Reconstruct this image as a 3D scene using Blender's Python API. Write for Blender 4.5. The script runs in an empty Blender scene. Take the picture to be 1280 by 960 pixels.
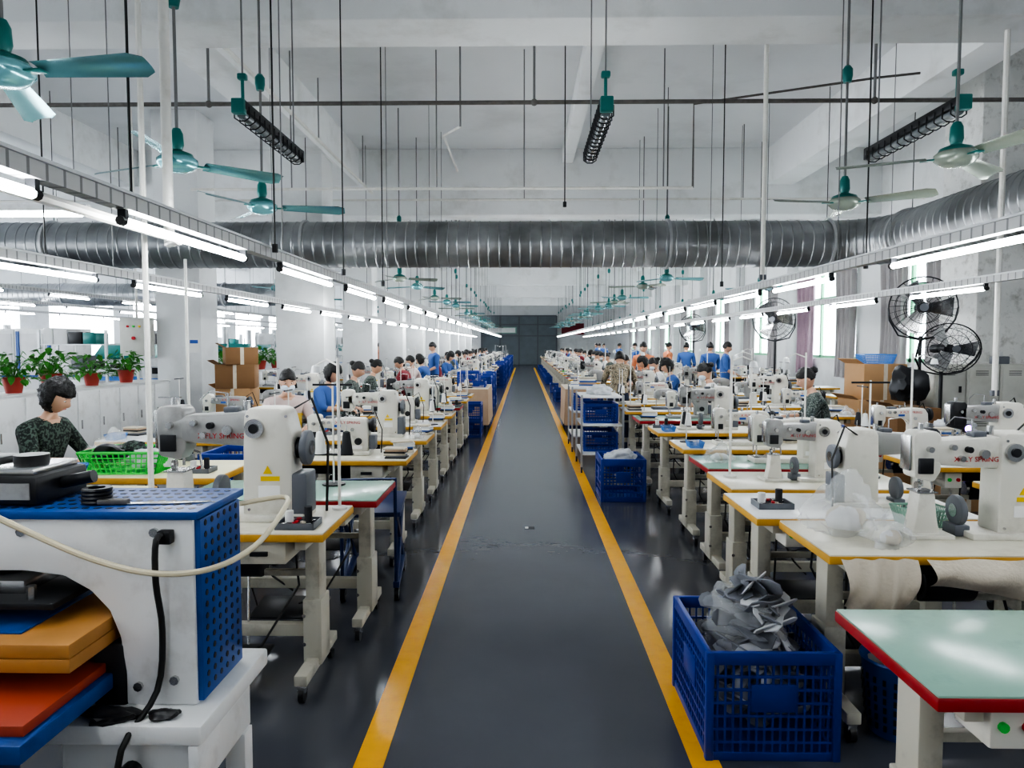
import bpy, bmesh, math, random
from math import radians, sin, cos, pi
from mathutils import Vector, Matrix, noise
random.seed(7)
S=bpy.context.scene
COL=S.collection

# ------------------------------------------------------------ materials
def mat(name,c,rough=.5,metal=0,var=.12,nscale=6,bump=0,bscale=60,emis=None,alpha=1,trans=0,coat=0,dirt=None,dscale=2.5,damt=.5,vor=False):
    m=bpy.data.materials.new(name); m.use_nodes=True
    nt=m.node_tree; b=nt.nodes['Principled BSDF']; N=nt.nodes.new; L=nt.links.new
    b.inputs['Roughness'].default_value=rough; b.inputs['Metallic'].default_value=metal
    b.inputs['Coat Weight'].default_value=coat
    tc=N('ShaderNodeTexCoord')
    nz=N('ShaderNodeTexNoise'); nz.inputs['Scale'].default_value=nscale; nz.inputs['Detail'].default_value=4
    L(tc.outputs['Object'],nz.inputs['Vector'])
    mx=N('ShaderNodeMix'); mx.data_type='RGBA'
    mx.inputs[6].default_value=tuple(max(0,x*(1-var)) for x in c)+(1,)
    mx.inputs[7].default_value=tuple(min(1,x*(1+var)) for x in c)+(1,)
    L(nz.outputs[0],mx.inputs[0]); col=mx.outputs[2]
    if dirt:
        n2=N('ShaderNodeTexNoise'); n2.inputs['Scale'].default_value=dscale; n2.inputs['Detail'].default_value=8; n2.inputs['Roughness'].default_value=.65
        L(tc.outputs['Object'],n2.inputs['Vector'])
        r=N('ShaderNodeValToRGB'); r.color_ramp.elements[0].position=.52; r.color_ramp.elements[1].position=.72
        r.color_ramp.elements[0].color=(0,0,0,1); r.color_ramp.elements[1].color=(damt,)*3+(1,)
        L(n2.outputs[0],r.inputs[0])
        m2=N('ShaderNodeMix'); m2.data_type='RGBA'; m2.inputs[7].default_value=tuple(dirt)+(1,)
        L(r.outputs[0],m2.inputs[0]); L(col,m2.inputs[6]); col=m2.outputs[2]
    L(col,b.inputs['Base Color'])
    if bump:
        n3=N('ShaderNodeTexVoronoi' if vor else 'ShaderNodeTexNoise'); n3.inputs['Scale'].default_value=bscale
        L(tc.outputs['Object'],n3.inputs['Vector'])
        bp=N('ShaderNodeBump'); bp.inputs['Strength'].default_value=bump; bp.inputs['Distance'].default_value=.01
        L(n3.outputs[0],bp.inputs['Height']); L(bp.outputs[0],b.inputs['Normal'])
    if emis:
        b.inputs['Emission Color'].default_value=tuple(emis[:3])+(1,); b.inputs['Emission Strength'].default_value=emis[3]
    b.inputs['Alpha'].default_value=alpha; b.inputs['Transmission Weight'].default_value=trans
    return m

M={}
M['wall']=mat('wall_white_paint',(.74,.75,.75),.75,var=.06,nscale=1.2,bump=.15,bscale=25,dirt=(.48,.48,.46),dscale=.9,damt=.5)
M['beam']=mat('beam_white_paint',(.80,.81,.81),.75,var=.05,nscale=1.5,bump=.2,bscale=18,dirt=(.48,.47,.43),dscale=1.3,damt=.5)
M['pier']=mat('rough_plaster',(.72,.72,.70),.85,var=.08,nscale=8,bump=.5,bscale=30,dirt=(.30,.28,.25),dscale=7,damt=.7)
M['ceil']=mat('ceiling_paint',(.76,.77,.78),.8,var=.07,nscale=.6,dirt=(.52,.52,.51),dscale=.5,damt=.5)
M['yline']=mat('yellow_line_paint',(.95,.47,.02),.25,var=.08,nscale=9,dirt=(.75,.32,.03),dscale=14,damt=.4)
M['cream']=mat('cream_machine_paint',(.70,.68,.61),.33,var=.06,dirt=(.34,.31,.25),dscale=6,damt=.45)
M['lgrey']=mat('grey_machine_paint',(.36,.36,.35),.33,.2,var=.1,dirt=(.15,.14,.13),dscale=7,damt=.5)
M['creamd']=mat('cream_stand_paint',(.54,.52,.44),.42,var=.06,dirt=(.15,.13,.10),dscale=5,damt=.6)
M['white']=mat('white_enamel',(.78,.79,.79),.33,var=.04,dirt=(.36,.34,.30),dscale=5,damt=.4)
M['tabletop']=mat('tabletop_laminate',(.72,.69,.58),.28,var=.06,dirt=(.38,.34,.25),dscale=4,damt=.5)
M['edge']=mat('yellow_wood_edge',(.62,.34,.05),.5,var=.2,nscale=10)
M['green']=mat('green_tabletop',(.29,.48,.39),.22,var=.08,dirt=(.16,.26,.23),dscale=6,damt=.4)
M['red']=mat('red_edge_band',(.36,.018,.022),.4)
M['steel']=mat('brushed_steel',(.58,.58,.58),.25,1,var=.2,nscale=20)
M['galv']=mat('galvanised_rail',(.50,.51,.52),.42,.7,var=.15,nscale=14)
M['dark']=mat('dark_metal',(.03,.031,.035),.4,.4,var=.2)
M['black']=mat('black_plastic',(.012,.012,.014),.4)
M['navy']=mat('navy_panel',(.012,.03,.11),.4)
M['grey']=mat('grey_plastic',(.13,.14,.16),.42)
M['blue']=mat('blue_crate_plastic',(.008,.042,.30),.35,var=.15)
M['bluep']=mat('blue_panel_paint',(.006,.072,.30),.35,var=.08,dirt=(.003,.02,.09),dscale=5,damt=.5)
M['lblue']=mat('light_blue_plastic',(.08,.24,.60),.4)
M['greenp']=mat('green_basket_plastic',(.04,.58,.08),.35)
M['teal']=mat('teal_enamel',(.012,.17,.155),.3,.1,var=.1)
M['tealb']=mat('fan_blade_metal',(.24,.52,.56),.20,.6,var=.15)
M['beigeb']=mat('fan_blade_beige',(.40,.46,.39),.25,.5,var=.12)
M['pipe']=mat('white_pvc',(.74,.73,.69),.4,dirt=(.42,.39,.30),dscale=5,damt=.5)
M['rust']=mat('dark_iron_pipe',(.16,.15,.14),.55,.4,var=.4,nscale=20)
M['hang']=mat('hanger_rod_grey',(.22,.22,.22),.5,.4)
M['wire']=mat('black_cable',(.015,.015,.015),.5)
M['hose']=mat('cream_hose',(.66,.60,.43),.4)
M['tan']=mat('tan_cloth',(.50,.36,.25),.9,var=.12,bump=.3,bscale=90)
M['canvas']=mat('canvas_cloth',(.60,.54,.44),.85,var=.12,bump=.3,bscale=60,dirt=(.32,.27,.19),dscale=6,damt=.6)
M['wood']=mat('plywood',(.46,.22,.06),.5,var=.3,nscale=7)
M['redb']=mat('red_board',(.40,.06,.025),.45)
M['card']=mat('cardboard',(.40,.24,.12),.8,var=.1)
M['cardd']=mat('brown_cardboard',(.22,.12,.055),.8,var=.1)
M['bag']=mat('clear_plastic_bag',(.88,.90,.91),.12,alpha=.26,bump=.5,bscale=22,vor=True)
M['bagw']=mat('white_plastic_bag',(.74,.77,.80),.2,alpha=.75,bump=.4,bscale=22,vor=True)
M['sole']=mat('insole_foam',(.22,.23,.26),.8,var=.45,nscale=14)
M['sole2']=mat('insole_white',(.62,.63,.66),.8,var=.15,nscale=14)
M['led']=mat('led_tube',(1,1,1),.4,emis=(.93,.97,1,32))
M['ledg']=mat('lamp_glass',(.22,.24,.25),.15,.2)
M['leaf']=mat('pothos_leaf',(.05,.22,.025),.4,var=.5,nscale=25)
M['pot']=mat('terracotta_pot',(.36,.05,.035),.45)
M['skin']=mat('skin',(.60,.36,.25),.5,var=.05)
M['hair']=mat('black_hair',(.010,.009,.009),.38,bump=.8,bscale=90)
M['lips']=mat('lips',(.40,.13,.11),.5)
M['eyew']=mat('eye_white',(.7,.7,.7),.3)
M['mask']=mat('face_mask',(.66,.74,.82),.8)
M['jeans']=mat('dark_trousers',(.03,.04,.08),.85)
M['shoe']=mat('dark_shoes',(.03,.03,.03),.6)
M['curtain']=mat('grey_curtain',(.42,.40,.40),.9,var=.1)
M['plum']=mat('pinkish_curtain',(.42,.30,.36),.9)
M['wframe']=mat('green_window_frame',(.16,.52,.28),.4)
M['glass']=mat('window_glass',(.6,1,.8),.05,alpha=.22)
M['locker']=mat('locker_paint',(.56,.56,.51),.45,dirt=(.32,.30,.24),damt=.3)
M['label']=mat('paper_label',(.8,.8,.78),.7)
M['cone1']=mat('thread_white',(.8,.8,.78),.8)
M['cone2']=mat('thread_dark',(.03,.03,.035),.8)
M['yel']=mat('warning_sticker',(.8,.55,.02),.5)
M['redl']=mat('red_print',(.5,.015,.025),.5)
M['bluel']=mat('blue_print',(.04,.12,.45),.5)
M['purple']=mat('purple_lamp',(.3,.1,.6),.4,emis=(.4,.15,1,8))
M['farwall']=mat('far_glazing_grey',(.16,.19,.21),.3,var=.2,nscale=2)
M['paleyel']=mat('pale_yellow_top',(.76,.71,.47),.4)

def camo(name,cols,scale):
    m=bpy.data.materials.new(name); m.use_nodes=True; nt=m.node_tree; b=nt.nodes['Principled BSDF']; N=nt.nodes.new; L=nt.links.new
    tc=N('ShaderNodeTexCoord'); v=N('ShaderNodeTexNoise'); v.inputs['Scale'].default_value=scale; v.inputs['Detail'].default_value=2
    r=N('ShaderNodeValToRGB'); r.color_ramp.interpolation='CONSTANT'
    L(tc.outputs['Object'],v.inputs['Vector']); L(v.outputs[0],r.inputs[0]); L(r.outputs[0],b.inputs['Base Color'])
    e=r.color_ramp.elements; e[0].color=cols[0]+(1,); e[0].position=0; e[1].color=cols[1]+(1,); e[1].position=.47
    for i,c in enumerate(cols[2:]):
        x=e.new(.53+.07*i); x.color=c+(1,)
    b.inputs['Roughness'].default_value=.9
    return m
M['s_black']=camo('black_floral_shirt',[(.012,.016,.014),(.02,.030,.026),(.07,.10,.08)],60)
M['s_check']=camo('grey_pattern_shirt',[(.04,.05,.05),(.22,.25,.23),(.06,.08,.07)],45)
M['s_camo']=camo('camo_shirt',[(.32,.26,.18),(.05,.05,.04),(.46,.40,.30),(.12,.09,.06)],17)
M['s_pink']=mat('pale_pink_shirt',(.62,.50,.47),.85)
M['s_blue']=mat('blue_shirt',(.06,.13,.36),.85)
M['s_red']=mat('dark_red_shirt',(.22,.03,.04),.85)
M['s_orange']=mat('orange_shirt',(.66,.24,.12),.85)
M['s_white']=mat('white_shirt',(.68,.68,.68),.85)
M['s_yel']=mat('yellow_apron',(.75,.52,.08),.85)

def floor_mat():
    m=bpy.data.materials.new('epoxy_floor'); m.use_nodes=True; nt=m.node_tree; b=nt.nodes['Principled BSDF']; N=nt.nodes.new; L=nt.links.new
    tc=N('ShaderNodeTexCoord')
    n=N('ShaderNodeTexNoise'); n.inputs['Scale'].default_value=1.1; n.inputs['Detail'].default_value=5; n.inputs['Roughness'].default_value=.5
    L(tc.outputs['Object'],n.inputs['Vector'])
    r=N('ShaderNodeValToRGB'); r.color_ramp.elements[0].position=.3; r.color_ramp.elements[1].position=.7
    r.color_ramp.elements[0].color=(.078,.084,.102,1); r.color_ramp.elements[1].color=(.092,.099,.119,1)
    L(n.outputs[0],r.inputs[0]); L(r.outputs[0],b.inputs['Base Color'])
    b.inputs['Roughness'].default_value=.19
    n3=N('ShaderNodeTexNoise'); n3.inputs['Scale'].default_value=14; n3.inputs['Detail'].default_value=1; L(tc.outputs['Object'],n3.inputs['Vector'])
    bp=N('ShaderNodeBump'); bp.inputs['Strength'].default_value=.05; bp.inputs['Distance'].default_value=.01
    L(n3.outputs[0],bp.inputs['Height']); L(bp.outputs[0],b.inputs['Normal'])
    return m
M['floor']=floor_mat()

def duct_mat():
    m=bpy.data.materials.new('galvanised_duct'); m.use_nodes=True; nt=m.node_tree; b=nt.nodes['Principled BSDF']; N=nt.nodes.new; L=nt.links.new
    b.inputs['Metallic'].default_value=.8
    tc=N('ShaderNodeTexCoord'); v=N('ShaderNodeTexNoise'); v.inputs['Scale'].default_value=1.6; v.inputs['Detail'].default_value=6
    L(tc.outputs['Object'],v.inputs['Vector'])
    r=N('ShaderNodeValToRGB'); r.color_ramp.elements[0].position=.35; r.color_ramp.elements[1].position=.7
    r.color_ramp.elements[0].color=(.20,.205,.21,1); r.color_ramp.elements[1].color=(.40,.41,.42,1)
    L(v.outputs[0],r.inputs[0]); L(r.outputs[0],b.inputs['Base Color'])
    b.inputs['Roughness'].default_value=.34
    return m
M['duct']=duct_mat()

def slot_mat():
    m=bpy.data.materials.new('slotted_rail'); m.use_nodes=True; nt=m.node_tree; b=nt.nodes['Principled BSDF']; N=nt.nodes.new; L=nt.links.new
    b.inputs['Metallic'].default_value=.5; b.inputs['Roughness'].default_value=.45
    tc=N('ShaderNodeTexCoord'); w=N('ShaderNodeTexWave'); w.bands_direction='Y'; w.inputs['Scale'].default_value=3.5
    L(tc.outputs['Object'],w.inputs['Vector'])
    r=N('ShaderNodeValToRGB'); r.color_ramp.elements[0].position=.04; r.color_ramp.elements[1].position=.08
    r.color_ramp.elements[0].color=(.2,.2,.2,1); r.color_ramp.elements[1].color=(.45,.45,.45,1)
    L(w.outputs[0],r.inputs[0]); L(r.outputs[0],b.inputs['Base Color'])
    return m
M['slot']=slot_mat()

# ------------------------------------------------------------ mesh builder
class MB:
    def __init__(s): s.bm=bmesh.new(); s.mats=[]
    def mi(s,m):
        m=M[m] if isinstance(m,str) else m
        if m not in s.mats: s.mats.append(m)
        return s.mats.index(m)
    def merge(s,t,m,mtx=None):
        if mtx is not None: bmesh.ops.transform(t,matrix=mtx,verts=t.verts)
        i=s.mi(m)
        for f in t.faces: f.material_index=i; f.smooth=True
        me=bpy.data.meshes.new('tmp'); t.to_mesh(me); t.free(); s.bm.from_mesh(me); bpy.data.meshes.remove(me)
    def raw(s,verts,faces,m,mtx=None):
        t=bmesh.new(); vs=[t.verts.new(v) for v in verts]
        for f in faces:
            try: t.faces.new([vs[i] for i in f])
            except Exception: pass
        s.merge(t,m,mtx)
    def bev(s,t,b,seg=2):
        if b>0: bmesh.ops.bevel(t,geom=list(t.edges),offset=b,segments=seg,profile=.5,affect='EDGES',clamp_overlap=True)
    def box(s,x0,x1,y0,y1,z0,z1,m,b=0,mtx=None):
        t=bmesh.new(); bmesh.ops.create_cube(t,size=1)
        bmesh.ops.transform(t,matrix=Matrix.Translation(((x0+x1)/2,(y0+y1)/2,(z0+z1)/2))@Matrix.Diagonal((abs(x1-x0),abs(y1-y0),abs(z1-z0),1)),verts=t.verts)
        s.bev(t,b); s.merge(t,m,mtx)
    def cyl(s,p0,p1,r,m,seg=12,r2=None,b=0):
        p0=Vector(p0);p1=Vector(p1); d=p1-p0; L=d.length
        t=bmesh.new(); bmesh.ops.create_cone(t,cap_ends=True,segments=seg,radius1=r,radius2=r if r2 is None else r2,depth=L)
        if b: s.bev(t,b)
        q=d.to_track_quat('Z','Y').to_matrix().to_4x4()
        s.merge(t,m,Matrix.Translation((p0+p1)/2)@q)
    def sph(s,c,r,m,u=14,v=10,mtx=None):
        t=bmesh.new(); bmesh.ops.create_uvsphere(t,u_segments=u,v_segments=v,radius=1)
        if not hasattr(r,'__len__'): r=(r,r,r)
        mm=Matrix.Translation(c)@Matrix.Diagonal((*r,1))
        s.merge(t,m,(mtx@mm) if mtx is not None else mm)
    def prism(s,pts,axis,a,bb,m,b=0,mtx=None):
        def P(p,t):
            return (t,p[0],p[1]) if axis=='X' else (p[0],t,p[1]) if axis=='Y' else (p[0],p[1],t)
        t=bmesh.new(); n=len(pts)
        A=[t.verts.new(P(p,a)) for p in pts]; B=[t.verts.new(P(p,bb)) for p in pts]
        t.faces.new(A); t.faces.new(list(reversed(B)))
        for i in range(n): t.faces.new([A[i],B[i],B[(i+1)%n],A[(i+1)%n]])
        bmesh.ops.recalc_face_normals(t,faces=t.faces)
        s.bev(t,b); s.merge(t,m,mtx)
    def tube(s,pts,r,m,seg=8,mtx=None,closed=False):
        pts=[Vector(p) for p in pts]; n=len(pts); rr=r if hasattr(r,'__len__') else [r]*n
        t=bmesh.new(); rings=[]; up=Vector((0,0,1)); prev=None
        for i,p in enumerate(pts):
            if closed: d=(pts[(i+1)%n]-pts[i-1])
            else: d=(pts[min(i+1,n-1)]-pts[max(i-1,0)])
            d.normalize()
            if prev is None:
                a=d.cross(up) if abs(d.dot(up))<.95 else d.cross(Vector((1,0,0)))
            else: a=prev-d*prev.dot(d)
            a.normalize(); prev=a; b=d.cross(a)
            rings.append([t.verts.new(p+(a*cos(2*pi*k/seg)+b*sin(2*pi*k/seg))*rr[i]) for k in range(seg)])
        for i in range(n if closed else n-1):
            R0=rings[i];R1=rings[(i+1)%n]
            for k in range(seg): t.faces.new([R0[k],R0[(k+1)%seg],R1[(k+1)%seg],R1[k]])
        if not closed: t.faces.new(list(reversed(rings[0]))); t.faces.new(rings[-1])
        bmesh.ops.recalc_face_normals(t,faces=t.faces)
        s.merge(t,m,mtx)
    def lathe(s,prof,m,seg=20,mtx=None):
        t=bmesh.new(); R=[[t.verts.new((max(r,.0005)*cos(2*pi*k/seg),max(r,.0005)*sin(2*pi*k/seg),z)) for k in range(seg)] for r,z in prof]
        for i in range(len(R)-1):
            for k in range(seg): t.faces.new([R[i][k],R[i][(k+1)%seg],R[i+1][(k+1)%seg],R[i+1][k]])
        bmesh.ops.recalc_face_normals(t,faces=t.faces)
        s.merge(t,m,mtx)
    def grid(s,fn,nu,nv,m,mtx=None):
        t=bmesh.new(); V=[[t.verts.new(fn(i/nu,j/nv)) for j in range(nv+1)] for i in range(nu+1)]
        for i in range(nu):
            for j in range(nv): t.faces.new([V[i][j],V[i+1][j],V[i+1][j+1],V[i][j+1]])
        s.merge(t,m,mtx)
    def blob(s,c,r,m,seed=0,amp=.3,fr=2.2,sub=3,flat=True):
        t=bmesh.new(); bmesh.ops.create_icosphere(t,subdivisions=sub,radius=1)
        o=Vector((seed*7.3,seed*3.1,seed*1.7))
        for v in t.verts:
            n=v.co.normalized(); k=1+amp*(noise.noise(n*fr*.6+o))-amp*.35*(1-abs(noise.noise(n*fr*1.4+o))*2)
            q=n*k
            if flat and q.z<-.55: q.z=-.55
            v.co=Vector((q.x*r[0],q.y*r[1],q.z*r[2]))
        s.merge(t,m,Matrix.Translation(c))
    def mesh(s,name,ang=38):
        me=bpy.data.meshes.new(name); s.bm.to_mesh(me); s.bm.free()
        for m in s.mats: me.materials.append(m)
        me.set_sharp_from_angle(angle=radians(ang))
        return me
    def obj(s,name,loc=(0,0,0),rz=0,ang=38):
        return inst(s.mesh(name,ang),name,loc,rz)
def inst(me,name,loc=(0,0,0),rz=0,sc=1):
    o=bpy.data.objects.new(name,me); o.location=loc; o.rotation_euler=(0,0,rz)
    o.scale=(sc,)*3 if not hasattr(sc,'__len__') else sc
    COL.objects.link(o); return o
def T(x,y,z): return Matrix.Translation((x,y,z))
def R(a,ax): return Matrix.Rotation(a,4,ax)

# ------------------------------------------------------------ camera
H=1.65
cam=bpy.data.cameras.new('camera'); co=bpy.data.objects.new('camera',cam); COL.objects.link(co)
co.location=(0,0,H); cam.sensor_width=36; cam.lens=36*900/1280
co.rotation_euler=(radians(90)-math.atan(50/900),0,math.atan(15/900)); cam.clip_start=.05; cam.clip_end=200
S.camera=co

# ------------------------------------------------------------ shell
XL,XR,YB,YF,ZC=-18,7.3,-4,58,5.65
ZB=4.3
BY=(6.03,15.0,23.7,32.4,41,50)
def topz(y): return ZB if any(a-.02<=y<=a+.58 for a in BY) else ZC-.005
b=MB(); b.box(XL-.2,XR+.2,YB-.2,YF+.2,-.2,0,'floor'); b.obj('floor')
b=MB(); b.box(XL-.2,XR+.2,YB-.2,YF+.2,ZC,ZC+.2,'ceil'); b.obj('ceiling')
for x in(-.607,.716):
    b=MB(); b.box(x-.058,x+.058,-1,50,0,.003,'yline'); b.obj('floor_marking_line')
b=MB(); b.box(-.045,.045,6.35,6.43,0,.002,'dark'); b.box(-.04,-.01,6.36,6.42,.002,.003,'label'); b.obj('floor_sticker',(.05,0,0))
wins=[(12.3,14.6),(16.0,19.0),(20.6,23.6),(25.2,28.2),(30,33),(35,38),(40,43),(46,49)]
b=MB()
b.box(XR,XR+.2,YB,YF,0,1.3,'wall'); b.box(XR,XR+.2,YB,YF,3.4,ZC,'wall')
y=YB
for a,c in wins:
    b.box(XR,XR+.2,y,a,1.3,3.4,'wall'); y=c
b.box(XR,XR+.2,y,YF,1.3,3.4,'wall'); b.obj('wall_right')
for i,(a,c) in enumerate(wins):
    b=MB()
    for yy in(a+.04,(a*2+c)/3,(a+2*c)/3,c-.04): b.box(XR+.04,XR+.1,yy-.04,yy+.04,1.3,3.4,'wframe')
    for zz in(1.34,2.75,3.36): b.box(XR+.04,XR+.1,a,c,zz-.035,zz+.035,'wframe')
    b.box(XR+.06,XR+.07,a,c,1.3,3.4,'glass'); b.obj('window_%d'%(i+1))
    for (u,v,mm) in((a-.15,a+.75,'curtain'),(c-.9,c+.1,'plum' if i==1 else 'curtain')):
        b=MB(); b.grid(lambda p,q:(XR-.12+.05*sin(p*38)+.02*sin(p*17+q*3),u+(v-u)*(p*(1-.12*sin(q*pi))),3.5-2.6*q),50,6,mm)
        b.obj('window_curtain',ang=180)
    b=MB(); b.cyl((XR-.12,a-.3,3.52),(XR-.12,c+.3,3.52),.015,'steel'); b.obj('curtain_rail')
b=MB(); b.box(XL-.2,XL,YB,YF,0,1.2,'wall'); b.box(XL-.2,XL,YB,YF,3.6,ZC,'wall')
for k in range(11):  # gaps between these wall pieces are added openings to let sky light in
    y0=YB+k*5.9; b.box(XL-.2,XL,y0,y0+1.6,1.2,3.6,'wall')
b.obj('wall_left')
b=MB(); b.box(XL,XR,YF,YF+.2,0,ZC,'wall'); b.obj('wall_far')
b=MB(); b.box(XL,XR,YB-.2,YB,0,ZC,'wall'); b.obj('wall_back')
b=MB()
b.box(-3.4,2.6,YF-.12,YF-.005,0,3.9,'farwall')
for x in(-3.4,-1.9,-.4,1.1,2.6): b.box(x-.06,x+.06,YF-.18,YF-.1,0,3.9,'grey')
for z in(2.3,3.2,3.9): b.box(-3.4,2.6,YF-.18,YF-.1,z-.05,z+.05,'grey')
b.obj('door_1')
b=MB(); b.box(-3,-.6,YF-.24,YF-.19,2.5,3.0,'green'); b.box(-2.9,-.7,YF-.26,YF-.24,2.56,2.94,'label'); b.obj('hanging_notice_board')
b=MB(); b.box(3,4.8,YF-.06,YF-.01,2.4,3.3,'s_red'); b.obj('wall_banner')
for y0 in BY:
    b=MB(); b.box(XL,XR,y0,y0+.56,ZB,ZC,'beam',.02); b.obj('ceiling_beam')
b=MB(); b.box(XL,XR,-2.6,-2.1,ZB,ZC,'beam',.02); b.obj('ceiling_beam')
for x0,x1,z0 in((-3.95,-3.4,4.9),(4.98,5.5,4.9),(-8.5,-8,4.9),(-13,-12.5,4.9),(.78,1.0,5.35)):
    ys=[-4,-2.6,-2.1,6.03,6.59,15,15.56,23.7,24.26,32.4,32.96,41,41.56,50,50.56,58]
    b=MB()
    for k in range(0,len(ys),2): b.box(x0,x1,ys[k],ys[k+1],z0,ZC,'beam',.01)
    b.obj('ceiling_joist')
def column(x,y,w,d=.7,m='wall'):
    b=MB(); b.box(x-w/2,x+w/2,y,y+d,0,ZC-.002,m,.015)
    b.box(x-w/2-.01,x+w/2+.01,y-.01,y+d+.01,0,.12,'grey'); b.obj('concrete_column')
column(-5.98,12.4,.78); column(-3.87,12.4,.84)
for yy in(16.7,20.9,25.1,29.3,34,38.5,43,48): column(-3.87,yy,.7,.6)
for yy in(20.9,29.3,38.5): column(-5.98,yy,.7,.6)
b=MB(); b.box(6.25,XR,10.1,11.0,0,ZC,'pier',.02); b.obj('wall_pier')
for yy in(19.4,24.1,29,34,39,44):
    b=MB(); b.box(7.0,XR,yy,yy+.7,0,ZC,'wall',.02); b.obj('wall_pier')

# ------------------------------------------------------------ duct
def build_duct(name,pts,r,flanges=()):
    b=MB(); P=[Vector(p) for p in pts]; pp=[]
    for i in range(len(P)-1):
        n=max(1,int((P[i+1]-P[i]).length/.015))
        for k in range(n): pp.append(P[i].lerp(P[i+1],k/n))
    pp.append(P[-1]); rr=[]; s=0
    for i,p in enumerate(pp):
        if i: s+=(p-pp[i-1]).length
        ph=(s%.16)/.16; rr.append(r+(.008 if ph<.11 else 0))
    b.tube(pp,rr,'duct',32)
    for f in flanges:
        i=min(range(len(pp)),key=lambda k:(pp[k]-Vector(f)).length); d=(pp[min(i+1,len(pp)-1)]-pp[i-1]).normalized()
        b.cyl(pp[i]-d*.02,pp[i]+d*.02,r+.035,'galv',32)
        b.cyl(pp[i]+Vector((0,0,r)),(pp[i].x,pp[i].y,topz(pp[i].y)),.006,'wire',6)
    return b.obj(name,ang=24)
DY,DZ,DR=11.5,3.22,.36
arc=[(4.75+.85*sin(a),DY-.85*(1-cos(a)),DZ) for a in[radians(k*9) for k in range(11)]]
build_duct('ventilation_duct',[(XL+.01,DY,DZ)]+arc+[(5.6,1.5,DZ)],DR,[(-12,DY,DZ),(-7.5,DY,DZ),(-3.45,DY,DZ),(2.25,DY,DZ),(4.75,DY,DZ),(5.6,10.6,DZ),(5.6,7.6,DZ),(5.6,4.6,DZ)])
build_duct('ventilation_duct',[(XL+.01,21.9,3.15),(-6.6,21.9,3.15)],.34,[(-14,21.9,3.15),(-9.1,21.9,3.15)])
b=MB(); b.cyl((-12,7.4,4.08),(7.29,7.4,4.08),.022,'rust',8)
for x in(-9,-6,-3.2,.1,3.5,6.4): b.cyl((x,7.4,4.08),(x,7.4,5.64),.014,'hang',6); b.sph((x,7.4,4.08),.035,'rust')
b.obj('sprinkler_pipe')
b=MB(); b.cyl((-4.6,10,3.78),(2.3,10,3.78),.02,'pipe',8)
for x in(-3.2,-1.2,0,1.9): b.cyl((x,10,3.78),(x,10,5.64),.010,'hang',6)
b.tube([(2.3,10,3.78),(2.3,10,4.9),(4.4,9.2,4.95),(4.9,9.2,5.0)],.016,'rust',6)
b.obj('overhead_conduit')
b=MB(); b.cyl((-10,13.4,4.3),(7.29,13.4,4.3),.02,'pipe',8)
for x in(-7.5,0,4): b.cyl((x,13.4,4.3),(x,13.4,5.64),.010,'hang',6)
b.obj('overhead_conduit')
b=MB(); b.cyl((-3.1,6.8,4.72),(-3.1,14.8,4.72),.025,'pipe',8)
for yy in(7.2,9,11,14): b.cyl((-3.1,yy,4.72),(-3.1,yy,5.64),.01,'hang',6)
b.obj('overhead_conduit')
b=MB(); b.tube([(-.75,8.6,4.2),(-1.2,10.9,4.75),(-1.2,13.1,4.75)],.018,'pipe',6); b.cyl((-.75,8.6,4.2),(-.75,8.6,5.64),.012,'hang',6); b.obj('overhead_conduit')

# ------------------------------------------------------------ light rows
def tube_lamp(b,x,y0,y1,z):
    b.cyl((x,y0,z),(x,y1,z),.018,'led',8)
    for yy,s in((y0,-1),(y1,1)):
        b.cyl((x,yy,z),(x,yy+s*.03,z),.019,'black',8); b.box(x-.016,x+.016,yy+s*.005-.012,yy+s*.005+.012,z,z+.045,'dark')
def light_row(x,z,starts,y0,y1,step=3.6,first=.5):
    b=MB(); b.box(x-.03,x+.03,y0,y1,z+.045,z+.10,'slot')
    b.box(x-.042,x+.042,y0,y1,z+.10,z+.112,'galv')
    yy=y0+first
    while yy<y1:
        q=yy if not(11.0<yy<12.0) else 12.05
        if x<-8 and 21.4<q<22.4: q=22.5
        b.cyl((x,q,z+.11),(x,q,topz(q)),.0045,'hang' if q<12 else 'wire',5); yy+=step if yy<11 else 1.9
    b.obj('light_rail')
    b=MB()
    for s in starts: tube_lamp(b,x,s,s+1.2,z)
    b.obj('led_tube_lights')
light_row(-1.57,2.13,[-2.4,-.6,1.1,2.83]+[4.65+1.72*i for i in range(26)],-3,50)
light_row(-3.2,2.13,[.4,2.2,4.15,5.9]+[7.75+1.8*i for i in range(23)],-3,50,first=1.4)
light_row(2.27,2.13,[-2.2,-.5,1.4,3.3]+[5.4+1.62*i for i in range(27)],-3,50,first=1.1)
light_row(4.0,2.13,[.3,2.3,4.3,6.35]+[8.3+1.95*i for i in range(21)],-3,50,first=.2)
for x in(-8.75,-11.5,-14.8): light_row(x,2.55,[6+2.4*i for i in range(18)],5,50,4)
b=MB()
b.cyl((-4.3,5.3,2.6),(-3.25,5.3,2.6),.017,'led',8); b.box(-4.35,-3.2,5.27,5.33,2.625,2.67,'white')
for x in(-4.2,-3.3): b.cyl((x,5.3,2.66),(x,5.3,ZC-.01),.004,'hang',5)
b.obj('hanging_led_batten')
b=MB(); b.cyl((-1.72,-2,2.17),(-1.72,3.6,2.17),.022,'pipe',8); b.tube([(-1.72,3.6,2.17),(-1.86,3.78,2.17),(-1.86,3.78,2.6),(-1.86,3.78,ZC-.01)],.026,'pipe',10)
b.obj('overhead_conduit')
def drop(x,y,z0,z1,m='pipe',r=.014,nm='power_drop_pipe'):
    b=MB(); b.cyl((x,y,z0),(x,y,z1),r,m,8); b.box(x-.03,x+.03,y-.02,y+.02,z0,z0+.05,'grey',.004); b.obj(nm)
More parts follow.
